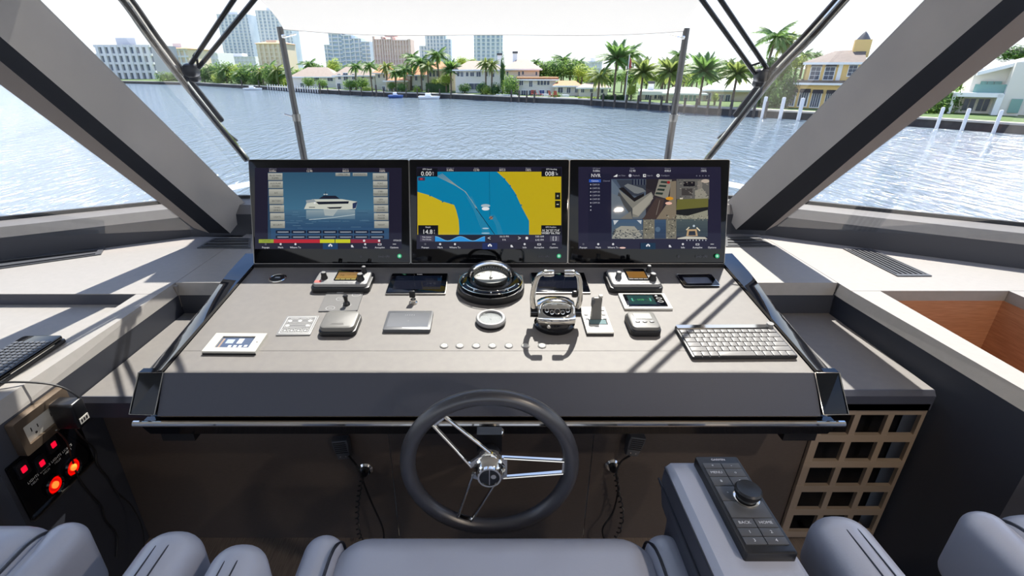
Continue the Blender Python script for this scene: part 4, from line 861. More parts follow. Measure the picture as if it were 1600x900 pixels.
# ================================================================ HELM SEATS
def piping(pts, par, r=.004, closed=False): q = mb(M_pipe); q.tube(arc(pts, 5) if not closed else pts, r, 6, closed=closed); return q.build('piping', par)
def seat(cx, label, w_, front, top, lat=.0):
    t = thing('helm_chair', label, 'seat', (cx, front-.25, 0), group='helm chairs')
    q = mb(M_seat); q.rbox3(0, 0, top-.10, w_-.10, .50, .20, .085, 6); q.build('cushion', t, ang=80)
    for sd in (1, -1):
        q = mb(M_seat); q.rbox3(sd*(w_/2-.035), -.01, top-.105, .085, .50, .20, .0415, 6); q.build('side_bolster', t, ang=80)
        x = sd*(w_/2-.065); piping([(x,-.2,top+.001),(x,.10,top+.001),(x,.17,top-.002),(x,.21,top-.022),(x,.238,top-.055),(x,.247,top-.10)], t, .0035)
    q = mb(M_black); q.box(-w_*.35, w_*.35, -.2, .18, top-.26, top-.19); q.build('seat_pan', t, smooth=False)
    q = mb(M_steel); q.lathe([(.15,0),(.15,.02),(.06,.05),(.055,top-.26)], 24); q.build('pedestal', t)
    return t
def armrest(st, x, yfront, ztop, w_):
    ln = .42; L0 = Vector((x, yfront-.16, ztop-.14))-st.location
    q = mb(M_seat); q.rbox3(0, -.05, .06, w_, ln, .16, .062 if w_ > .13 else w_*.46, 6); q.m(M_black).box(-.03, .03, -.22, .02, -.16, .0); pad = q.build('armrest', st, ang=80, loc=L0)
    for o in (-.010, .012):
        piping([(o, -.2, .1395),(o, .06, .1395),(o, .115, .133),(o, .148, .105),(o, .158, .06)], pad, .0016)
    return pad
ctr = seat(0.012, 'middle helm chair with broad slate leather seat in front of the wheel', .80, .79, .69)
lft = seat(-1.13, 'left helm chair cut off by the lower left corner', .57, .78, .74)
rgt = seat(1.32, 'right helm chair cut off by the lower right corner', .62, .80, .75)
armrest(lft, -.600, .70, .80, .118)
armrest(ctr, -.462, .672, .795, .105)
armrest(rgt, .688, .735, .80, .118)
# armrest console with keypad
AO = Vector((.475, .60, .80))-ctr.location
q = mb(M_seat); vs = []
prof = [(-.075,-.13),(-.085,-.06),(-.082,-.012),(-.070,0),(.070,0),(.088,-.018),(.088,-.13)]
def ysc(f): return -.35+.615*f
m_ = len(prof); rings = [(0,1,0),(.2,1,0),(.9,1,0),(.975,.985,-.004),(1.0,.93,-.016)]
for f, k, dz in rings:
    for x, z in prof: vs.append((x*k, ysc(f), z+(dz if z > -.1 else 0)))
fs = []
for i in range(len(rings)-1):
    for k in range(m_): j = (k+1) % m_; fs.append((i*m_+k, (i+1)*m_+k, (i+1)*m_+j, i*m_+j)[::-1])
nf_ = len(fs); fs += [tuple(range(m_))[::-1], tuple((len(rings)-1)*m_+k for k in range(m_))]
q.add(vs, fs); q.m(M_dark); q.mi = [1 if (n_ < nf_ and (n_ % m_) in (0, 1, 5, 6)) else 0 for n_ in range(len(fs))]; t = q.build('wide_armrest', ctr, ang=40, loc=AO)
q = mb(M_dark); q.box(-.080, -.072, -.34, .20, -.22, -.06); q.box(-.075, .075, -.34, .17, -.22, -.12); q.build('side_panel', t, smooth=False)
piping([(-.0835,-.34,-.013),(-.0835,.20,-.013),(-.081,.235,-.02),(-.078,.258,-.04)], t, .002); piping([(-.086,-.34,-.060),(-.086,.215,-.060),(-.081,.255,-.075)], t, .0025)
kc = [atZ(x, y, .82) for x, y in ((1086,713),(1150,712),(1246,860),(1166,865))]
kx0 = (kc[0].x+kc[3].x)/2-.475; kx1 = (kc[1].x+kc[2].x)/2-.475; ky1 = kc[0].y-.60; ky0 = kc[3].y-.60
q = mb(M_black); q.prism(rrect(kx1-kx0, ky1-ky0, .004, 3, (kx0+kx1)/2, (ky0+ky1)/2), -.001, .020, .003); pad = q.build('keypad', ctr, loc=AO)
KW, KL = kx1-kx0, ky1-ky0
def K(u, v): return (kx0+KW*u, ky0+KL*v)
def kkey(u0, u1, v0, v1, glyph=None):
    a = K(u0, v0); b = K(u1, v1); q = mb(M_greydk); q.prism(rrect(b[0]-a[0]-.0015, b[1]-a[1]-.0015, .001, 2, (a[0]+b[0])/2, (a[1]+b[1])/2), .019, .0222, .0007); k = q.build('key', pad)
    if glyph: q.m(M_print).text(glyph, (a[0]+b[0])/2, (a[1]+b[1])/2, .009, .0225, C(210,214,220)); k.data = q.mesh('key')
for i, (v0, v1, ga, gb) in enumerate(((.84,.91,'+','-'),(.745,.84,'MENU','o'),(.64,.745,'8','B'),(.22,.31,'BACK','HOME'),(.14,.22,'1','2'),(.07,.14,'3','4'))):
    kkey(.07, .50, v0, v1, ga); kkey(.50, .93, v0, v1, gb)
kkey(.07, .50, .48, .64, '*'); kkey(.07, .93, .31, .48)
q = mb(M_print); c_ = K(.5, .955); q.text('GARMIN', c_[0], c_[1], .008, .0204, C(225,225,230)); q.build('word_mark', pad, smooth=False)
c_ = K(.60, .50)
q = mb(M_chrome); q.lathe([(.023,.020),(.024,.026),(.020,.028)], 32, *c_); kn = q.build('knob_base', pad)
q = mb(M_black); q.lathe([(.019,.026),(.019,.034),(.024,.037),(.025,.046),(.022,.050),(.012,.048),(0,.0475)], 36, *c_); q.build('knob', pad)
# ================================================================ OUTSIDE: WIPERS, POSTS, AWNING, BULWARK
GN = Vector((0, .782, .747)); G0 = aR[0] + GN*.045
def onG(px, py, d=0): return atP(px, py, G0+GN*d, GN)
for sd, bl, hub, arms, side in ((-1, [(150,-50),(196,0),(240,62),(288,125),(340,190),(388,249)], (299,110), [((298,100),(365,0),(400,-52)), ((311,105),(397,0),(437,-52))], 'left'),
                          (1, [(1362,-52),(1316,0),(1262,60),(1206,118),(1155,182),(1102,249)], (1190,118), [((1179,114),(1097,0),(1060,-52)), ((1199,108),(1126,0),(1090,-52))], 'right')):
    t = thing('windscreen_wiper', '%s windscreen wiper with chrome blade holder and twin black arms' % side, 'wiper', onG(*hub), group='pair of windscreen wipers'); o = -t.location
    q = mb(M_chrome); q.tube(arc([onG(x-sd*-3, y, .0)+o for x, y in bl], 5), .015, 10); q.build('blade_holder', t)
    q = mb(M_black); q.tube(arc([onG(x-sd*6, y-2, .02)+o for x, y in bl[:-1]], 5), .012, 8); q.build('linkage_bar', t)
    q = mb(M_rubber); q.tube(arc([onG(x+sd*3, y, -.022)+o for x, y in bl], 5), .006, 6); q.build('rubber_blade', t)
    for k in range(5):
        f = bl[min(k, 4)]; g = bl[min(k+1, 5)]; q = mb(M_black)
        a = onG((f[0]+g[0])/2-sd*6, (f[1]+g[1])/2, .02)+o; b = onG((f[0]*.7+g[0]*.3), (f[1]*.7+g[1]*.3), 0)+o; q.tube([a, b], .006, 6); q.build('bridge', t)
    q = mb(M_black); h = onG(*hub, .02)+o; q.rbox3(h.x, h.y, h.z, .05, .06, .05, .020, 4); h2 = onG(hub[0]-sd*6, hub[1]+12, .02)+o; q.rbox3(h2.x, h2.y, h2.z, .035, .04, .03, .012, 3); q.build('pivot_head', t)
    for A in arms:
        q = mb(M_black); P = [onG(x, y, .03)+o for x, y in A]; q.tube([P[0], P[1], P[2], P[2]+(P[2]-P[1])*1.0], .0085, 8); q.build('arm', t)
    q = mb(M_rubber); (ax, ay), (bx, by) = arms[0][0], arms[1][0]
    q.tube(arc([onG(ax-sd*4, ay-12, .03)+o, onG((ax+bx)/2+2, ay-16, .035)+o, onG(bx+2*sd, by-2, .03)+o], 6), .004, 6); q.build('washer_hose', t)
for sd, b, tp, lab in ((-1, (475,247), (437,42), 'left'), (1, (1043,247), (1073,44), 'right')):
    Y = 4.6; A = atY(*b, Y); B = atY(*tp, Y); lo = A+(A-B)*.42
    t = thing('awning_post', '%s dark metal post holding up the foredeck awning' % lab, 'post', lo, group='awning posts on the foredeck'); o = -lo
    q = mb(M_post); q.tube([lo+o, A.lerp(B, .33)+o], .030, 12); q.build('lower_tube', t)
    q = mb(M_post); q.tube([A.lerp(B, .30)+o, B+o], .026, 12); q.build('upper_tube', t)
    q = mb(M_steel); c = A.lerp(B, .33)+o; q.tube([c-Vector((0,0,.03)), c+Vector((0,0,.03))], .036, 12); q.tube([c, c+Vector((-.10 if sd < 0 else .05, 0, .03))], .007, 6); q.build('clamp', t)
    q = mb(M_chrome); q.tube([B+o+Vector((0,0,-.08)), B+o+Vector((-sd*.14,-.03,-.055))], .007, 6); q.rbox3(B.x+o.x-sd*.03, B.y+o.y-.03, B.z+o.z-.07, .03, .03, .03, .01); q.build('shackle', t)
m_aw = mat('white awning canvas', (150, 146, 140), .8); _n = m_aw.node_tree.nodes; _l = m_aw.node_tree.links.new
_t = _n.new('ShaderNodeBsdfTranslucent'); _t.inputs[0].default_value = (.33, .32, .295, 1); _x = _n.new('ShaderNodeMixShader'); _x.inputs[0].default_value = .68
_l(_n['Principled BSDF'].outputs[0], _x.inputs[1]); _l(_t.outputs[0], _x.inputs[2]); _l(_x.outputs[0], _n['Material Output'].inputs[0])
PL, PR = atY(443, 46, 4.6), atY(1068, 48, 4.6); BLc, BRc = atY(380, -14, 3.0), atY(1126, -14, 3.0)
q = mb(m_aw); nx, ny = 24, 10; vs = []
def aw(i, j, dz=0):
    u, v = i/nx, j/ny; p = PL.lerp(PR, u).lerp(BLc.lerp(BRc, u), v*1.25)
    sag = .05*math.sin(math.pi*u)*(1-v)+.010*math.sin(9*u+5*v); edge = .10*math.sin(math.pi*u)*(1 if j == 0 else 0)
    return (p.x+(.05*math.sin(math.pi*v)*(1-2*u)), p.y-.08*math.sin(math.pi*u)*(1-v), p.z-sag+dz)
for dz in (0, -.002):
    for j in range(ny+1):
        for i in range(nx+1): vs.append(aw(i, j, dz))
k = (nx+1)*(ny+1); fs = []
for j in range(ny):
    for i in range(nx): a = j*(nx+1)+i; fs.append((a, a+1, a+nx+2, a+nx+1))
q.add(vs[:k], fs); aw_t = thing('awning', 'white canvas awning stretched over the foredeck between the two posts', 'awning', PL)
ob = q.build('canvas', aw_t, ang=80); ob.location = -PL
q = mb(m_aw); q.tube([Vector(aw(i, 0, -.001)) for i in range(nx+1)], .002, 6); ob = q.build('hem', aw_t); ob.location = -PL
# bulwark rail of the bow
q = mb(M_hull); CV = [(3.75,1.6),(3.6,3.2),(3.36,4.45),(2.85,5.75),(2.0,6.6),(1.0,6.95),(0,7.05)]
cv = [(-x, y, 0) for x, y in CV]+[(x, y, 0) for x, y in CV[::-1][1:]]
A_ = arc(cv, 6); q.tube([(p.x, p.y, .35) for p in A_], .05, 8, flat=.6); o = q.build('bow_rail', None, label='white curved bulwark cap around the bow', category='rail')
q = mb(M_hull); pl = [(p.x*.99, p.y*.99) for p in A_]; q.prism(pl, -1.2, .02); q.build('foredeck', kind='structure', smooth=False)

# ================================================================ WATER AND SHORE
ZW, ZL = -4.4, -3.4
mw = mat('river water', (108, 124, 136), .10, spec=.9, bump=(1, .1, .1)); n_ = mw.node_tree.nodes; l_ = mw.node_tree.links.new
bnode = [x for x in n_ if x.type == 'BUMP'][0]; nn = [x for x in n_ if x.type == 'TEX_NOISE'][0]
mpw = n_.new('ShaderNodeMapping'); tcw = [x for x in n_ if x.type == 'TEX_COORD'][0]; mpw.inputs['Scale'].default_value = (1.3, .34, 1)
l_(tcw.outputs['Object'], mpw.inputs[0]); l_(mpw.outputs[0], nn.inputs['Vector']); nn.inputs['Scale'].default_value = 1.5; nn.inputs['Detail'].default_value = 5; nn.inputs['Roughness'].default_value = .55
bnode.inputs['Strength'].default_value = 1.0; bnode.inputs['Distance'].default_value = .5
n_['Principled BSDF'].inputs['Roughness'].default_value = .12; n_['Principled BSDF'].inputs['IOR'].default_value = 1.9
mb(mw).box(-1500, 1500, -300, 1600, ZW-1, ZW).build('water', kind='structure', smooth=False)
WL = [(140,129),(300,133),(400,139),(500,146),(600,151),(700,154),(800,159),(900,163),(1000,170),(1100,178),(1250,187),(1450,199),(1600,210),(1750,224)]
SH = [atZ(x, y, ZW) for x, y in WL]
SH = [Vector((-420, 330, ZW)), Vector((-260, 262, ZW))]+SH+[Vector((110, 20, ZW))]
M_seaw = mat('dark seawall', (70, 68, 66), .8, var=((48, 48, 50), 1.2, (1, 1, .3))); M_conc = mat('pale concrete cap', (178, 172, 162), .7); M_lawn = mat('lawn', (84, 108, 50), .9, var=((66, 90, 40), .4)); M_pave = mat('pale paving', (212, 202, 186), .8, var=((186, 172, 152), 1))
q = mb(M_seaw)
for a, b in zip(SH, SH[1:]): q.add([(a.x,a.y,ZW-.5),(b.x,b.y,ZW-.5),(b.x,b.y,ZL-.12),(a.x,a.y,ZL-.12)], [(0,1,2,3)])
q.build('seawall', kind='structure', smooth=False)
def inl(p, d, z): return Vector((p.x+d*.45, p.y+d*.9, z))
q = mb(M_conc)
for a, b in zip(SH, SH[1:]):
    A1, B1 = inl(a, 1.1, ZL), inl(b, 1.1, ZL); a2, b2 = inl(a, -.15, ZL), inl(b, -.15, ZL)
    q.add([a2, b2, B1, A1, (a2.x,a2.y,ZL-.2), (b2.x,b2.y,ZL-.2)], [(0,1,2,3),(4,5,1,0)])
q.build('seawall_cap', kind='structure', smooth=False)
q = mb(M_lawn); q.prism([(inl(p, 1.0, 0).x, inl(p, 1.0, 0).y) for p in SH]+[(1200, 20), (1200, 1500), (-1200, 1500), (-1200, 330)], ZL-.6, ZL-.02); q.build('shore_ground', kind='structure', smooth=False)
def shoreY(px):
    for (x0, y0), (x1, y1) in zip(WL, WL[1:]):
        if x0 <= px <= x1: return atZ(px, y0+(y1-y0)*(px-x0)/(x1-x0), ZW).y
    return atZ(px, 129 if px < 140 else 224, ZW).y
def XatY(px, Y, z=-1.0): t = Y*CT-(z-1.6)*ST; return (px-CX)/FPX*t
def ZatY(py, Y): d = ray(CX, py); return 1.6+d.z/d.y*Y
# ---- towers far away
M_tg = mat('tower glass', (176, 190, 206), .6, var=((196, 206, 218), .05)); M_tw = mat('tower white', (232, 230, 228), .7); M_tp = mat('tower pink', (232, 204, 194), .7); M_tc = mat('tower cream', (232, 214, 188), .7); M_tor = mat('orange roof', (226, 160, 120), .7); M_tdk = mat('tower window grey', (128, 138, 152), .3)  # tower colours are paled, with the distance haze put into them
def tower(xl, xr, yt, Y, label, body, slabm, nb, style='slabs', step=None, roof=None, depth=26, rot=0):
    X0, X1 = XatY(xl, Y), XatY(xr, Y); zt = ZatY(yt, Y); cx = (X0+X1)/2; W_ = X1-X0
    t = thing('tower_block', label, 'building', (cx, Y, ZL), (0, 0, rot)); H_ = zt-ZL
    q = mb(body)
    if step:   # stepped outline (fractions): list of (x0,x1,height fraction)
        for a, b, h in step: q.box(-W_/2+W_*a, -W_/2+W_*b, 0, depth, 0, H_*h)
    else: q.box(-W_/2, W_/2, 0, depth, 0, H_)
    q.build('facade', t, smooth=False)
    st = step or [(0, 1, 1)]; fl = int(H_/3.4)
    q = mb(slabm)
    for a, b, h in st:
        x0, x1 = -W_/2+W_*a, -W_/2+W_*b
        for i in range(1, int(fl*h)+1): z = H_*h*i/int(fl*h); q.box(x0, x1, -.9, 0, z-1.0, z)
    if style != 'slabs' or True: o = q.build('floor_band', t, smooth=False); o['kind'] = 'stuff'
    q = mb(slabm)
    for a, b, h in st:
        x0, x1 = -W_/2+W_*a, -W_/2+W_*b; n = max(1, int(nb*(b-a)+.5))
        for i in range(n): x = x0+(x1-x0)*(i+.5)/n; w2 = W_/nb*(.22 if style == 'piers' else .08); q.box(x-w2, x+w2, -1.2, .2, 0, H_*h)
    o = q.build('pier', t, smooth=False); o['kind'] = 'stuff'
    q = mb(slabm); q.box(-W_*.2, W_*.15, 4, depth*.6, H_*max(s[2] for s in st), H_*max(s[2] for s in st)+3); q.build('roof_plant', t, smooth=False)
    if roof:
        q = mb(roof); q.add([(-W_/2-1,-2,H_),(W_/2+1,-2,H_),(W_/2+1,depth,H_),(-W_/2-1,depth,H_),(-W_*.2,depth*.4,H_*1.10),(W_*.2,depth*.4,H_*1.10)], [(0,1,5,4),(1,2,5),(2,3,4,5),(3,0,4)]); q.build('roof', t, smooth=False)
    return t
tower(160, 246, 70, 252, 'wide white hotel block with dark window grid at the far left shore', M_tdk, M_tw, 9, 'piers', depth=20)
tower(262, 300, 76, 330, 'cream building with orange roof behind the left wiper', M_tc, M_tw, 5, 'slabs', roof=M_tor)
tower(322, 345, 82, 420, 'small pale block left of the tall glass tower', M_tw, M_tw, 4)
tower(355, 401, 22, 700, 'tall blue-grey glass tower behind the arms of the left wiper', M_tg, M_tw, 7, 'piers')
tower(341, 402, 88, 600, 'low white podium block in front of the tall glass tower', M_tw, M_tw, 10)
tower(414, 464, 16, 680, 'tall glass tower with its corner hidden by the awning, left of the post', M_tg, M_tw, 8, 'piers')
tower(407, 452, 68, 520, 'cream tower with orange hipped roof behind the left awning post', M_tc, M_tc, 6, 'piers', roof=M_tor)
tower(511, 581, 52, 560, 'white stepped apartment block with balcony bands near the middle of the skyline', M_tg, M_tw, 8, 'slabs', step=[(0,.12,.72),(.12,.40,1),(.40,.62,.96),(.62,.82,.88),(.82,1,.80)])
tower(586, 644, 60, 520, 'pink apartment block with tight vertical stripes', M_tp, M_tp, 14, 'piers', step=[(0,.06,1.06),(.06,.22,.98),(.22,.28,1.05),(.28,.48,.98),(.48,.54,1.04),(.54,.92,.96),(.92,1,.98)])
tower(657, 705, 55, 600, 'white apartment tower behind the palm group', M_tg, M_tw, 9, 'piers', step=[(0,.2,.72),(.2,.6,1),(.6,.85,1.0),(.85,1,.9)])
tower(741, 785, 53, 560, 'white and blue striped tower above the villa roof', M_tg, M_tw, 6, 'piers')
tower(705, 735, 96, 620, 'low white block far behind between the two towers', M_tw, M_tw, 5)
tower(915, 940, 96, 500, 'faint pale block far behind the trees in the middle', M_tw, M_tw, 5)
# ---- houses
LMK = [(300,'the far left thicket'),(455,'the left awning post'),(524,'the long white house'),(585,'the two storey house with tall windows'),(606,'the small orange roofed house'),(634,'the arcade wing'),(672,'the palm group villa'),(712,'the clipped hedge'),(750,'the long villa balcony'),(787,'the cypress'),(812,'the big cream villa'),(868,'the pinkish flat roofed villa'),(905,'the house wing with dark sliding windows'),(950,'the white cottage'),(990,'the flagpole'),(1040,'the bungalow with a chimney'),(1100,'the green glass doors'),(1160,'the long bungalow'),(1225,'the right wiper'),(1600,'the yellow house')]
def near(px):
    a = 250
    for b_, n_ in LMK:
        if px < b_: return n_+(', left side', ', middle', ', right side')[min(2, int(3*(px-a)/(b_-a)))]
        a = b_
    return 'the yellow house'
M_hw = mat('villa white', (228, 222, 210), .8); M_hc = mat('villa cream', (228, 212, 188), .8); M_hy = mat('villa yellow', (238, 202, 130), .8); M_rt = mat('beige tile roof', (160, 144, 130), .8, var=((140, 124, 110), 2, (1, 6, 1)), bump=(3, .3, .05)); M_ro = mat('orange tile roof', (188, 128, 84), .8, var=((164, 106, 68), 2, (1, 6, 1))); M_rg = mat('greybrown tile roof', (126, 112, 102), .8, var=((106, 94, 86), 2, (1, 6, 1))); M_rw = mat('white flat roof', (240, 238, 232), .6)
M_win = mat('house window glass', (62, 74, 92), .15); M_wf = mat('white joinery', (240, 240, 238), .5); M_awn = mat('dark awning', (80, 78, 82), .8); M_grn = mat('green pane', (120, 160, 150), .2); M_bpl = mat('blue door', (50, 70, 130), .4)
def house(xl, xr, ye, yr, off, wall, roof, label, wins=(), depth=9, rot=0, flat=False, ridge=.45, over=.6, base=None, group=None, chim=None, yb=None):
    Y = shoreY((xl+xr)/2)+off; zb = ZL-.02; ze = ZatY(ye, Y); X0, X1 = XatY(xl, Y, ze), XatY(xr, Y, ze); cx = (X0+X1)/2; W_ = X1-X0
    if yb is not None: zb = ZatY(yb, Y)
    if cx > 0: rot = -math.atan2(cx, Y)*.9
    cs, sn = math.cos(rot), math.sin(rot)
    def lx(px_, z_): u = (px_-CX)/FPX; K = Y*CT-(z_-1.6)*ST; return (u*K-cx)/(cs-u*sn*CT)
    W_ = lx(xr, ze)-lx(xl, ze); sh = (lx(xr, ze)+lx(xl, ze))/2; cx += sh*cs
    t = thing('house', label, 'building', (cx, Y, zb), (0, 0, rot), group=group); H_ = ze-zb
    q = mb(wall); q.box(-W_/2, W_/2, 0, depth, 0, H_); q.build('wall', t, smooth=False)
    q = mb(roof); hr = max(.3, (ZatY(yr, Y+depth*.5)-ze))
    if flat: q.box(-W_/2-over, W_/2+over, -over, depth+over, H_, H_+.35)
    else:
        rx = W_/2*ridge; q.add([(-W_/2-over,-over,H_),(W_/2+over,-over,H_),(W_/2+over,depth+over,H_),(-W_/2-over,depth+over,H_),(-rx,depth/2,H_+hr),(rx,depth/2,H_+hr)], [(0,1,5,4),(1,2,5),(2,3,4,5),(3,0,4),(3,2,1,0)])
    q.build('roof', t, smooth=False)
    q = mb(M_wf); q.box(-W_/2-over, W_/2+over, -over-.05, -over+.1, H_-.22, H_+.05); q.build('eave_board', t, smooth=False)
    if chim:
        for cxp in chim: X = lx(cxp, ze); q = mb(M_wf); q.box(X-.5, X+.5, depth*.5-.4, depth*.5+.4, H_, H_+hr+1.1); c = q.build('chimney', t, smooth=False); q = mb(M_greydk); q.box(X-.6, X+.6, depth*.5-.5, depth*.5+.5, H_+hr+1.1, H_+hr+1.5); q.build('chimney_cap', c, smooth=False)
    for w_ in wins:
        px, py, pw, ph = w_[:4]; kind = w_[4] if len(w_) > 4 else 'w'
        x = lx(px, 0); z = ZatY(py, Y)-zb; sc = (Y*CT+3*ST)/FPX; ww, hh = pw*sc/(cs-(px-CX)/FPX*sn*CT), ph*sc/.92
        if kind == 'door': z = hh/2+.05
        q = mb(M_wf); q.box(x-ww/2, x+ww/2, -.10, .02, z-hh/2, z+hh/2); f = q.build('door' if kind == 'door' else 'window', t, smooth=False)
        if kind == 'a': q = mb(M_awn); q.add([(x-ww*.5,-.12,z+hh*.62),(x+ww*.5,-.12,z+hh*.62),(x+ww*.55,-.7,z+hh*.40),(x-ww*.55,-.7,z+hh*.40)], [(0,3,2,1),(0,1,2,3)]); q.build('window_awning', t, smooth=False)
        n = 1 if pw < 5 else (2 if pw < 14 else 4)
        for i in range(n):
            a = x-ww*.44+ww*.88*i/n; b = x-ww*.44+ww*.88*(i+1)/n-(.06 if n > 1 else 0)
            q = mb(M_bpl if kind == 'b' else M_grn if kind == 'g' else M_win); q.box(a, b, -.13, -.09, z-hh*.44, z+hh*.44); q.build('pane', f, smooth=False)
    return t
house(395, 428, 112, 104, 16, M_hc, M_ro, 'low house with orange roof among trees at the far left', [(405,120,4,5),(418,120,4,5)])
house(455, 524, 120, 105, 9, M_hw, M_rt, 'long white house with beige roof right of the left awning post', [(478,124,8,7),(492,123,14,7),(515,123,10,7),(470,133,6,6),(505,134,10,6)], chim=None)
house(523, 585, 118, 101, 10, M_hw, M_rt, 'white two storey house with tall windows between two palms', [(530,120,5,8),(540,120,8,11,'w'),(552,120,5,8),(566,121,4,5),(580,121,4,5),(528,135,6,9),(545,136,6,9),(556,136,4,8)])
house(586, 606, 114, 101, 12, M_hw, M_ro, 'small white house with orange roof left of the twin palms', [(592,119,3,5),(600,119,3,5)])
house(603, 634, 126, 121, 7, M_hc, M_ro, 'low arcade wing with arched doors behind the blue boat', [(598,140,5,10),(609,142,6,10),(622,140,6,9)])
house(634, 672, 117, 103, 13, M_hw, M_ro, 'cream villa with orange roof hidden behind the palm group', [(650,122,4,7),(660,122,4,7),(645,139,5,10),(655,139,5,10)])
house(672, 696, 108, 96, 14, M_hc, M_ro, 'tall cream tower house with orange roof and three dark windows', [(672.5,115,4,9),(678,115,4,9),(684,115,4,8)])
house(697, 712, 108, 97, 15, M_hc, M_ro, 'narrow cream house with orange roof behind the date palm')
house(711, 786, 109, 95, 9, M_hw, M_rt, 'long white villa with balcony and beige hipped roof, middle of the shore', [(716,116,4,6),(722,116,5,7),(730,116,4,6),(738,116,7,6),(748,116,8,7),(760,116,5,6),(770,117,6,6),(741,135,38,9)], chim=(781,))
house(789, 843, 108, 92, 15, M_hc, M_rt, 'big cream villa with wide hipped roof and chimney, right of the cypress', [(793,115,3,6),(811,115,3,6),(817,114,3,5),(838,115,3,5)], chim=(804,), depth=13, ridge=.25)
house(811, 868, 124, 119, 8, M_hw, M_ro, 'white villa with flat pinkish roof, window row and blue door', [(815,129,7,8),(830,131,6,9),(842,129,4,7),(847,129,4,7),(852,129,4,7),(857,129,4,7),(848,145,9,8,'b'),(858,144,6,6),(819,145,8,7),(831,146,8,9)], flat=True)
house(868, 905, 134, 126, 8, M_hw, M_ro, 'white house wing with sloping tile roof and dark sliding windows', [(877,141,9,8),(890,141,7,8),(902,141,5,7)], ridge=.7)
house(905, 950, 137, 129, 9, M_hw, M_rt, 'small white cottage half hidden behind a drooping palm', [(912,141,6,7),(926,141,5,6),(943,142,4,6)])
house(1003, 1040, 146, 142, 9, M_hw, M_rw, 'low white bungalow with flat roof between two date palms', [(1015,151,7,9),(1028,150,4,8),(1035,150,6,8)], flat=True, chim=(1017,))
house(1040, 1100, 146, 136, 11, M_hw, M_rw, 'white bungalow with row of green tinted glass doors', [(1064,154,3,14,'g'),(1070,154,5,14,'g'),(1077,154,5,14,'g'),(1084,154,5,14,'g'),(1090,154,4,14,'g')], ridge=.6)
house(1100, 1225, 141, 122, 15, M_hc, M_rw, 'long bungalow with pale roof behind the right wiper hub', [(1112,151,8,10),(1132,155,10,12),(1143,155,8,12),(1190,150,8,10)], ridge=.5)
yh = house(1237, 1330, 130, 122, 6.5, M_hy, M_rg, 'yellow house ground floor part', [(1242,155,16,22,'a'),(1262,155,16,22,'a'),(1282,156,16,22,'a'),(1303,156,14,22,'a')], depth=9, flat=True)
yh['label'] = 'yellow two storey house with white window frames and dark window awnings, right of the wiper'
# upper storey belongs to the same house
Y = yh.location.y; zb = yh.location.z; cx = yh.location.x; z1 = ZatY(130, Y)-zb; z2 = ZatY(99, Y)-zb; ry_ = yh.rotation_euler.z; cs, sn = math.cos(ry_), math.sin(ry_)
def lx(px_, z_=0): u = (px_-CX)/FPX; K = Y*CT-(z_-1.6)*ST; return (u*K-cx)/(cs-u*sn*CT)
x0 = lx(1257); x1 = lx(1345)
mb(M_hy).box(x0, x1, .4, 9, z1, z2).build('upper_wall', yh, smooth=False)
q = mb(M_wf); q.box(x0-.1, x1, .25, .45, z1, z1+.3); q.box(x0-.6, x1, -.3, .5, z2-.15, z2+.12); xm = lx(1308); q.box(xm-.2, xm+.25, .2, .45, z1, z2); q.build('white_band', yh, smooth=False)
q = mb(M_rg); hr = ZatY(80, Y+4)-zb-z2; xa = lx(1297); q.add([(x0-.6,-.3,z2+.1),(x1,-.3,z2+.1),(x1,9.5,z2+.1),(x0-.6,9.5,z2+.1),(xa,4.5,z2+hr),(x1,4.5,z2+hr*1.1)], [(0,1,5,4),(1,2,5),(2,3,4,5),(3,0,4)]); q.build('upper_roof', yh, smooth=False)
for px, py, pw, ph in ((1271,113,17,22),(1293,113,17,22),(1328,109,14,18)):
    x = lx(px); z = ZatY(py, Y)-zb; sc = (Y*CT+3*ST)/FPX; ww, hh = pw*sc/(cs-(px-CX)/FPX*sn*CT), ph*sc/.92
    f = mb(M_wf).box(x-ww/2, x+ww/2, .3, .42, z-hh/2, z+hh/2).build('window', yh, smooth=False)
    mb(M_awn).box(x-ww*.5, x+ww*.5, .0, .42, z+hh*.34, z+hh*.55).build('window_awning', yh, smooth=False)
    for i in range(2):
        for j in range(3): mb(M_win).box(x-ww*.42+i*ww*.44, x-ww*.02+i*ww*.44, .26, .31, z-hh*.42+j*hh*.25, z-hh*.20+j*hh*.25).build('pane', f, smooth=False)
x = lx(1338); zt_ = z2+hr*.8
mb(M_hy).box(x-.9, x+.9, 3.6, 5.2, zt_-.5, zt_+1.6).build('cupola', yh, smooth=False); q = mb(M_greydk); q.lathe([(1.0,zt_-.3),(1.0,zt_+.2)], 12, x, 4.4); q.lathe([(.8,zt_+1.6),(.3,zt_+2.3),(0,zt_+2.6)], 12, x, 4.4); q.build('cupola_cap', yh)
# modern white house seen through the right side window
Y = shoreY(1560)+7; X0 = XatY(1488, Y); X1 = XatY(1690, Y); cx = (X0+X1)/2
rm = -math.atan2(cx, Y)*.8; cs, sn = math.cos(rm), math.sin(rm)
t = thing('house', 'modern white house with big glass panes seen through the right side window', 'building', (cx, Y, ZL), (0, 0, rm)); hh = ZatY(148, Y)-ZL; h2 = ZatY(100, Y)-ZL
def hx(px): u = (px-CX)/FPX; K = Y*CT+2.6*ST; return (u*K-cx)/(cs-u*sn*CT)
q = mb(M_hw); q.box(hx(1500), hx(1640), 2.2, 10, 0, hh); q.build('wall', t, smooth=False)
q = mb(M_wf); q.box(hx(1492), hx(1570), .3, 2.4, hh-.35, hh+.1); q.box(hx(1492), hx(1497), .3, 2.4, 0, hh); q.box(hx(1562), hx(1572), .3, 2.4, 0, hh); q.build('portico', t, smooth=False)
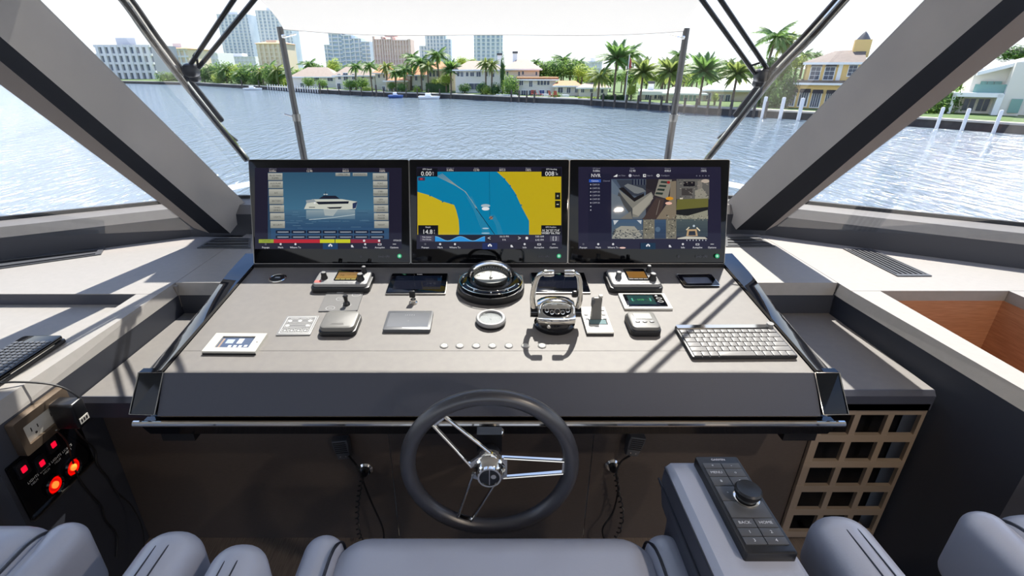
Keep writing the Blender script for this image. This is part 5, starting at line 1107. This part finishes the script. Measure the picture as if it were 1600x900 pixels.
q = mb(M_hw); q.box(hx(1518), hx(1590), 2.6, 10, hh, h2-.4); q.box(hx(1572), hx(1606), .5, 9, 0, h2+.2); q.build('upper_wall', t, smooth=False)
q = mb(M_wf); q.add([(hx(1520),1.5,h2-1.2),(hx(1610),1.5,h2+.4),(hx(1610),10,h2+.4),(hx(1520),10,h2-1.2),(hx(1520),1.5,h2-.8),(hx(1610),1.5,h2+.8),(hx(1610),10,h2+.8),(hx(1520),10,h2-.8)], [(3,2,1,0),(4,5,6,7),(0,1,5,4),(1,2,6,5),(2,3,7,6),(3,0,4,7)]); q.build('roof', t, smooth=False)
for a, b, z0_, z1_, m_, yy in ((1516,1524,.3,hh*.72,M_win,2.15),(1526,1534,.3,hh*.72,M_win,2.15),(1539,1547,.3,hh*.72,M_win,2.15),(1549,1557,.3,hh*.72,M_win,2.15),(1532,1542,hh+.7,h2-1.8,M_grn,2.5),(1543,1553,hh+.7,h2-1.8,M_grn,2.5),(1554,1566,hh+.7,h2-1.8,M_grn,2.5),(1586,1604,.3,hh*.8,M_grn,.4)):
    mb(m_).box(hx(a), hx(b), yy-.1, yy, z0_, z1_).build('window', t, smooth=False)
mb(M_dome if 0 else M_grn).box(hx(1522), hx(1572), 1.2, 1.25, hh+.1, hh+1.0).build('glass_balustrade', t, smooth=False)
# ---- plants
L1 = leafmat('palm green', (70, 104, 56), (104, 134, 70)); L2 = leafmat('palm yellowgreen', (92, 112, 58), (128, 140, 78)); L3 = leafmat('tree green', (66, 98, 48), (110, 136, 66)); L4 = leafmat('bright hedge green', (112, 136, 54), (150, 164, 78)); L5 = leafmat('dark hedge', (44, 74, 36), (70, 100, 50)); M_trunk = mat('palm trunk', (128, 112, 94), .9, var=((98, 84, 70), 3, (1, 1, 6)))
def frond(droop, m_, n=20, wid=.34, stiff=.5):
    q = mb(m_); pts = []
    for i in range(n+1): f = i/n; pts.append(Vector((f*(1-.12*droop*f), 0, -.62*droop*f*f+.10*f)))
    q.tube(pts[::5], [.022, .018, .014, .010, .006], 3)
    for i in range(1, n+1):
        p = pts[i]; t_ = (pts[i]-pts[i-1]).normalized(); l = wid*(math.sin(math.pi*min(1, (i/n)*.86+.10))+.12)
        for sg in (1, -1):
            d_ = (t_*.62+Vector((0, sg*.8, -stiff*random.uniform(.6, 1.2)))).normalized()*l*random.uniform(.85, 1.1); w_ = t_*.05
            q.add([p-w_, p+w_, p+d_+w_*.2], [(0,1,2)]); q.add([p-w_*.5, p+w_*.5, p+d_*.6], [(0,1,2)]) if 0 else None
    return q.mesh('frond', smooth=False)
FR = {k: [frond(*a, m_) if 0 else frond(dr, m_, 20, w_, st) for dr in drs] for k, (drs, m_, w_, st) in {
    'coco': ((.7, 1.1, 1.5), L1, .36, .9), 'date': ((.25, .5, .8), L1, .26, .35), 'datey': ((.3, .6, .9), L2, .28, .4), 'arec': ((1.2, 1.6, .9), L2, .34, 1.0)}.items()}
TRK = {}
def palm(px, py, rp_, kind, label, off=3.0, lean=0, nf=16, group=None, wind=0, Yx=None):
    Y = Yx or shoreY(px)+off; zc = ZatY(py, Y); X = XatY(px, Y, zc); r = rp_*1.42*(Y*CT-(zc-1.6)*ST)/FPX
    t = thing('palm_tree', label, 'palm tree', (X-lean, Y, ZL), group=group)
    H_ = zc-ZL; q = mb(M_trunk); q.tube(arc([(0,0,-.1),(lean*.3,0,H_*.4),(lean*.75,0,H_*.75),(lean,0,H_)], 3), [.26]+[.17]*8+[.14], 8); q.build('trunk', t)
    for i in range(nf):
        az = i*2.399963+random.uniform(-.2, .2); f = i/nf; el = math.radians(72-100*f) if kind != 'coco' else math.radians(62-78*f)
        if wind: az = az*.35+wind
        m_ = FR[kind][i % 3]; o = link('frond', m_, t, (lean, 0, H_), (0, -el, az), r*random.uniform(.9, 1.08)*(.75+.35*(1-abs(f-.5))))
    return t
gl = 'coconut palms in the group in front of the cream villas'
for a in ((483,101,11,'coco','palm standing alone in the gap between the glass tower and the stepped block',30,.0),
    (555,104,10,'coco','coconut palm with dark crown in front of the white two storey house',4,.3),
    (577,103,11,'coco','tall thin palm beside the two storey house, right one of its pair',3,-.2),
    (603,105,10,'arec','yellowish palm in front of the small orange roofed house',6,0),
    (617,114,9,'coco','low palm left of the big palm group',4,0),
    (632,110,11,'coco','spreading palm at the left edge of the big palm group',5,.2),
    (643,90,12,'coco','tall palm crown against the pink apartment block',12,.5),
    (657,97,16,'coco','biggest dark palm of the middle group, full crown',7,0),
    (668,104,10,'arec','small light green palm right under the biggest dark palm',5,0),
    (683,86,14,'coco','tall palm rising over the tower house roof',10,-.3),
    (704,108,13,'date','date palm with drooping crown behind the clipped hedge',5,0),
    (759,99,11,'arec','left palm of the pair in front of the long villa balcony',4,0),
    (769,102,10,'arec','right palm of the pair in front of the long villa balcony',4.4,.1),
    (838,97,7,'coco','small distant palm at the right end of the big villa roof',30,0),
    (866,101,10,'coco','dark palm behind the pink flat roof',26,0),
    (880,94,13,'coco','tall dark palm rising from the clump behind the flat roofed villa',24,.3),
    (904,99,11,'coco','dark palm at the right of the clump behind the white cottage',24,-.2),
    (937,119,15,'arec','drooping yellow green palm right of the white cottage',3,0),
    (964,92,23,'date','tall date palm with dense round crown, left of the flagpole',4,0),
    (984,84,18,'coco','tall shaggy palm directly behind the flagpole',8,.3),
    (1005,113,20,'datey','date palm standing on the lawn right of the flagpole',2.5,0),
    (1048,113,21,'datey','date palm partly hidden by the right awning post',3,0),
    (1061,86,12,'coco','thin crowned palm peeking out behind the top of the right awning post',20,0),
    (1040,100,9,'coco','small palm in the background left of the right awning post',22,0),
    (1100,112,25,'date','large date palm with wide crown right of the right awning post',3,0),
    (1152,116,20,'datey','date palm behind the right wiper hub',3,0),
    (1138,100,10,'coco','distant dark palm between the two date palms near the wiper hub',24,0),
    (1228,66,18,'arec','green palm leaning beside the windblown palm',14,-.5),
    (1258,86,11,'coco','palm crown appearing above the yellow house roof',16,0),
    (1276,86,8,'coco','small pale palm behind the yellow house roof ridge',20,0)):
    palm(a[0], a[1], a[2], a[3], a[4], a[5], a[6], nf=40 if a[3].startswith('date') else 24)
palm(1212, 58, 24, 'coco', 'tall coconut palm bent by the wind, above the right wiper', 12, .8, 18, wind=-.3)
for i, px in enumerate((318,330,342,352,362,374,384,396,408,420,432,448)):
    palm(px+random.uniform(-3, 3), 110+random.uniform(-5, 8), 9+random.uniform(-1, 3), 'coco' if i % 2 else 'arec', 'small thicket palm near %s' % near(px), 6+random.uniform(0, 8), random.uniform(-.5, .5), 13, group='small palms in the left shore thicket')
def clump(name, m_, n, seed, flat=0):
    random.seed(seed); q = mb(m_)
    for i in range(n):
        v = Vector((random.gauss(0,1), random.gauss(0,1), random.gauss(0,1))).normalized()*random.uniform(.62, 1)
        k = 1+.16*math.sin(5*v.x+seed)*math.cos(4*v.z+2*v.y); v *= k; s_ = random.uniform(.05, .11)
        a = Vector((random.uniform(-1,1), random.uniform(-1,1), random.uniform(-1,1))).normalized(); b = a.cross(v).normalized()
        q.add([v-a*s_, v+b*s_*.6, v+a*s_, v-b*s_*.6], [(0,1,2,3)])
    q.lathe([(.0,-.6),(.45,-.45),(.62,0),(.45,.45),(0,.6)], 8)
    return q.mesh(name, smooth=False)
CLM = [clump('foliage', L3, 900, 1), clump('foliage', L1, 900, 2), clump('foliage', L4, 700, 3), clump('foliage', L5, 900, 4)]
def tree(px, py, rx, ry, k, label, off, group=None, name='tree', cat='tree'):
    Y = shoreY(px)+off; z = ZatY(py, Y); X = XatY(px, Y, z); sc = (Y*CT-(z-1.6)*ST)/FPX
    t = thing(name, label, cat, (X, Y, ZL), group=group)
    mb(M_trunk).tube([(0,0,-.1),(0,0,max(.3, z-ZL))], .16, 6).build('trunk' if name == 'tree' else 'stem', t)
    o = link('foliage', CLM[k], t, (0, 0, z-ZL), (0, 0, px*.7), (rx*sc*1.3, rx*sc*1.2, ry*sc*1.3)); o['kind'] = 'stuff'; return t
g = 'bushy trees along the far left shore'
for px, py, rx, ry, k in ((262,121,14,7,0),(280,121,12,8,1),(318,116,13,10,0),(334,114,14,12,1),(352,113,14,13,0),(370,115,14,11,2),(388,114,14,12,0),(406,117,12,10,1),(424,116,13,12,0),(442,118,12,12,2),(462,124,10,10,0),(345,123,12,7,2),(378,124,12,7,1),(400,126,10,6,0),(430,127,12,6,1),(450,128,10,6,2)):
    tree(px, py, rx, ry, k, 'bushy %s tree, %s' % (('green', 'deep green', 'yellow green')[k], near(px)), 8+random.uniform(-2, 8), g)
for a in ((482,128,9,6,0,'round bush in front of the long white house',3),(503,130,8,5,0,'low bush at the foot of the long white house',3),
    (521,103,10,9,2,'bright tree crown behind the roofs of the two white houses',26),(548,132,11,6,0,'wide bush in front of the two storey house',3),(566,130,10,7,0,'bush between the bush row and the tall thin palm',3),(573,140,9,4,2,'yellow green shrub near the seawall',2),
    (612,134,7,5,0,'bush beside the arched doors',2.5),(628,136,8,6,1,'bush in front of the arcade wing',2.5),(652,140,6,5,2,'light shrub under the palm group',2.5),(697,124,10,7,2,'yellow green shrub above the clipped hedge',5),(680,128,8,5,2,'yellow shrub left above the clipped hedge',5),
    (722,96,9,6,2,'sunlit tree behind the villa roofs',30),(738,97,8,5,2,'small sunlit tree behind the long villa roof',30),(726,138,9,6,3,'dark bush under the villa balcony, left',3),(754,138,9,7,3,'dark bush under the villa balcony, right',3),
    (760,141,8,6,2,'light green shrub beside the round leafy bush',2.5),(774,140,9,8,3,'dark bush left of the round leafy tree',3),(798,134,12,13,0,'round leafy tree in front of the pinkish villa',3.5),
    (850,108,12,10,0,'leafy tree directly behind the flat roof',20),(868,108,14,12,1,'dark tree in the clump behind the flat roofed villa',20),(892,108,14,12,0,'green tree in the clump behind the chimney',20),(910,112,12,9,2,'bright tree left of the drooping palm',18),
    (926,118,10,10,2,'yellow tree behind the drooping palm',14),(985,120,13,11,0,'green tree behind the flagpole base',16),(1020,118,13,11,2,'yellow green tree behind the low bungalow',18),(1036,112,12,10,0,'leafy tree behind the bungalow chimney',20),
    (987,141,7,9,2,'bright green shrub left of the low bungalow',4),(1070,118,12,12,2,'yellow green tree right of the awning post',18),(1085,108,10,8,0,'tree crown left behind the large date palm',22),(1128,112,14,12,0,'tree behind the pale bungalow roof',22),
    (1118,152,5,6,2,'small round yellow green shrub by the long bungalow',4),(1175,112,14,10,0,'tree behind the wiper hub',22),(1200,118,14,22,0,'dense green tree beside the right wiper',9),(1215,150,16,18,1,'dark green bush mass at the left of the yellow house',5),(1232,140,12,22,3,'dark tall bush touching the yellow house',5.5),
    (1190,150,12,14,0,'leafy bush between the bungalow and the wiper blade',6),(1208,108,14,14,1,'dark leafy crown under the windblown palm',12),(1225,108,14,12,2,'sunlit tree left of the yellow house upper floor',11),(1246,98,12,9,2,'bright tree at the left of the yellow house roof',14),(1205,135,14,14,0,'bush in the middle of the green mass beside the yellow house',6),
    (1440,170,26,16,0,'hedge tree left of the modern white house',7),(1475,160,18,22,1,'dark tree touching the modern white house',8),(1512,128,30,16,0,'tree behind the modern white house',20),(1590,84,26,10,3,'tree above the modern white house roof',24)):
    tree(*a[:5], a[5], a[6])
tree(870, 153, 9, 7, 0, 'broad leaved shrub on the terrace right of the red chairs', 3.0, None, 'shrub', 'shrub')
g = 'background trees behind the houses'
random.seed(21)
for i in range(58):
    px = 470+i*13.2+random.uniform(-4, 4); k_ = random.choice((0, 0, 1, 2))
    tree(px, (112 if px < 900 else 121)+random.uniform(-3, 5), 8+random.uniform(-1, 4), 6+random.uniform(-1, 3), k_, '%s background tree rising behind %s' % (('leafy green', 'dark green', 'yellow green')[k_], near(px)), 22+random.uniform(0, 14), g)
# cypress
Y = shoreY(785)+5; t = thing('cypress', 'slim dark cypress standing between the two villas', 'tree', (XatY(785, Y), Y, ZL))
o = link('foliage', CLM[3], t, (0, 0, (ZatY(84, Y)-ZL)*.5), None, (.55, .55, (ZatY(84, Y)-ZL)*.52)); o['kind'] = 'stuff'; mb(M_trunk).tube([(0,0,0),(0,0,2)], .12, 6).build('trunk', t)
# clipped hedges: leafy boxes
def hedge(xl, xr, yt, yb, off, label, k=L5, top=None):
    Y = shoreY((xl+xr)/2)+off; X0, X1 = XatY(xl, Y), XatY(xr, Y); z0, z1 = max(ZL, ZatY(yb, Y)), ZatY(yt, Y); random.seed(int(xl))
    t = thing('hedge', label, 'hedge', ((X0+X1)/2, Y, ZL)); q = mb(k); W_ = X1-X0; q.box(-W_/2+.1, W_/2-.1, .1, 1.1, 0, z1-ZL-.1)
    for i in range(int(60*W_)):
        x = random.uniform(-W_/2, W_/2); z = random.uniform(0, z1-ZL); y = random.choice([0, random.uniform(0, 1.2)]); z = z if y == 0 else z1-ZL
        a = Vector((random.uniform(-1,1), random.uniform(-1,1), random.uniform(-1,1))).normalized()*.11; b = a.orthogonal()*.6; p = Vector((x, y, z)); q.add([p-a, p+b, p+a, p-b], [(0,1,2,3)])
    o = q.build('foliage', t, smooth=False); o['kind'] = 'stuff'
hedge(664, 702, 130, 141, 4, 'long clipped dark hedge in front of the tower house')
hedge(905, 935, 152, 157, 2.0, 'low bright yellow green hedge by the seawall', L4)
hedge(941, 985, 149, 160, 3.0, 'dark clipped hedge behind the seawall under the tall date palm')
# terrace fences (white balustrades) and patio walls
def fence(xl, xr, yt, off, label, n):
    p0, p1 = atZ(xl, 160, ZL), atZ(xr, 160, ZL); A = Vector((XatY(xl, shoreY(xl)+off), shoreY(xl)+off, ZL)); B = Vector((XatY(xr, shoreY(xr)+off), shoreY(xr)+off, ZL)); h = ZatY(yt, A.y)-ZL
    t = thing('balustrade', label, 'fence', A); o = -A; d = (B-A)
    mb(M_wf).tube([(0,0,h), d+Vector((0,0,h))], .06, 4).build('handrail', t, smooth=False); mb(M_wf).tube([(0,0,.12), d+Vector((0,0,.12))], .05, 4).build('bottom_rail', t, smooth=False)
    bm_ = mb(M_wf).box(-.05, .05, -.05, .05, 0, h).mesh('baluster', False)
    for i in range(n+1): link('baluster', bm_, t, d*i/n)
fence(775, 808, 147.5, 1.6, 'white balustrade at the seawall left of the red chairs', 24)
fence(848, 890, 147, 3.0, 'white balustrade of the terrace behind the red chairs', 26)
# pilings
pm = mat('grey piling timber', (92, 84, 76), .9, var=((70, 64, 58), 2)); pw = mat('white piling', (232, 230, 226), .7)
pil = {}
def piling(px, h0, h1, m_, label, group, r=.17, off=-.75):
    Y = shoreY(px)+off; X = XatY(px, Y, ZL); key = (m_.name, round(h1, 2))
    if key not in pil: pil[key] = mb(m_).lathe([(r, 0), (r, h1-h0), (r*.8, h1-h0+.08), (0, h1-h0+.1)], 8).mesh('piling')
    o = link('piling', pil[key], None, (X, Y, ZL+h0)); o['label'] = label; o['category'] = 'piling'; o['group'] = group
for i in range(12): piling(512+i*17.5, -1.3, .75, pm, 'thin grey piling before %s' % near(512+i*17.5), 'grey pilings of the middle seawall', .13)
for i in range(4): piling(799+i*12, -1.3, 1.0, pm, 'brown piling beside the terrace with the red chairs', 'pilings at the red chair terrace', .16)
for i in range(16): piling(924+i*18.2, -1.3, .95, pm, 'grey timber piling before %s' % near(924+i*18.2), 'timber pilings of the right seawall')
for i, px in enumerate((1193,1221,1250)): piling(px, -1.3, 1.5, pw, 'white piling in front of the dark bushes and the yellow house', 'white pilings near the yellow house', .22)
for px in (1468,1508,1558): piling(px, -1.3, 1.1, pw, 'white slanting piling in front of the modern white house', 'white pilings by the modern house', .16)
for i in range(22): piling(418+i*3.9, -.9, .45, pw, 'short white post of the dock railing on the far left', 'white dock posts on the far left', .13, -.7)
for i, px in enumerate((378,405,500,588)): piling(px, -1.3, 1.4, pm, 'dark single piling standing in the water on the left half', 'dark single pilings', .2, -2)
# flag pole with flag
Y = shoreY(979)+2.5; X = XatY(979, Y); t = thing('flagpole', 'white flagpole with a drooping flag in front of the tall palms', 'flagpole', (X, Y, ZL)); zt_ = ZatY(86, Y)-ZL
mb(M_wf).tube([(0,0,0),(0,0,zt_)], .07, 8).build('pole', t); m_ = mat('flag cloth', (196, 90, 84), .8)
q = mb(m_); q.add([(.07,0,zt_-.2),(.45,.08,zt_-.9),(.5,-.05,zt_-2.4),(.1,.02,zt_-2.2),(.09,.0,zt_-1.2)], [(0,4,1),(4,3,2,1)]); q.build('flag', t, smooth=False)
# terrace lounge chairs
M_ch = mat('red brown chair', (150, 74, 56), .7)
for i, px in enumerate((832,838,846,861,868)):
    Y = shoreY(px)+1.4; t = thing('deck_chair', 'small red brown chair on the terrace of the pinkish villa', 'chair', (XatY(px, Y, ZL), Y, ZL), (0, 0, i*.7), group='red brown terrace chairs')
    q = mb(M_ch); q.box(-.3, .3, -.3, .3, .38, .46); q.add([(-.3,.25,.4),(.3,.25,.4),(.3,.5,1.1),(-.3,.5,1.1),(-.3,.3,.4),(.3,.3,.4),(.3,.56,1.1),(-.3,.56,1.1)], [(0,1,2,3),(7,6,5,4),(0,4,5,1),(2,6,7,3),(1,5,6,2),(3,7,4,0)]); q.build('seat', t, smooth=False)
    for a, b in ((-.26,-.26),(.26,-.26),(-.26,.26),(.26,.26)): mb(M_ch).box(a-.03, a+.03, b-.03, b+.03, 0, .4).build('leg', t, smooth=False)
# boats
def boat(px, ln, mh, label, mc=None, off=-4.0):
    Y = shoreY(px)+off; t = thing('motor_boat', label, 'boat', (XatY(px, Y, ZW), Y, ZW-.1))
    q = mb(mh); n = 10; L_ = []; 
    for k, (z, w_, l) in enumerate(((0,.55,.9),(.35,.9,1),(.7,1.0,1.04))):
        L_ += [(ln/2*l*x, w_*(1-max(0, x)**2.2)*sg, z) for sg, xs_ in ((-1, [-1,-.5,0,.5,.8,1]), (1, [.8,.5,0,-.5,-1])) for x in xs_]
    m2 = 11; fs = [(a*m2+i, a*m2+(i+1) % m2, (a+1)*m2+(i+1) % m2, (a+1)*m2+i) for a in range(2) for i in range(m2)]+[tuple(range(m2))[::-1], tuple(2*m2+i for i in range(m2))]
    q.add(L_, fs); q.build('hull', t, smooth=False)
    q = mb(mc or M_wf); q.rbox3(-ln*.05, 0, .95, ln*.28, 1.1, .6, .12); q.build('console', t); q = mb(M_win); q.box(ln*.09, ln*.10, -.5, .5, .9, 1.35); q.build('windshield', t, smooth=False)
boat(619, 3.0, mat('blue boat cover', (60, 90, 150), .6), 'small boat with blue cover moored by the arcade wing')
boat(671, 4.2, M_hull, 'low white motor boat moored in front of the clipped hedge')
boat(396, 5, M_hull, 'small white motor boat moored at the left thicket', off=-10)

# people? none
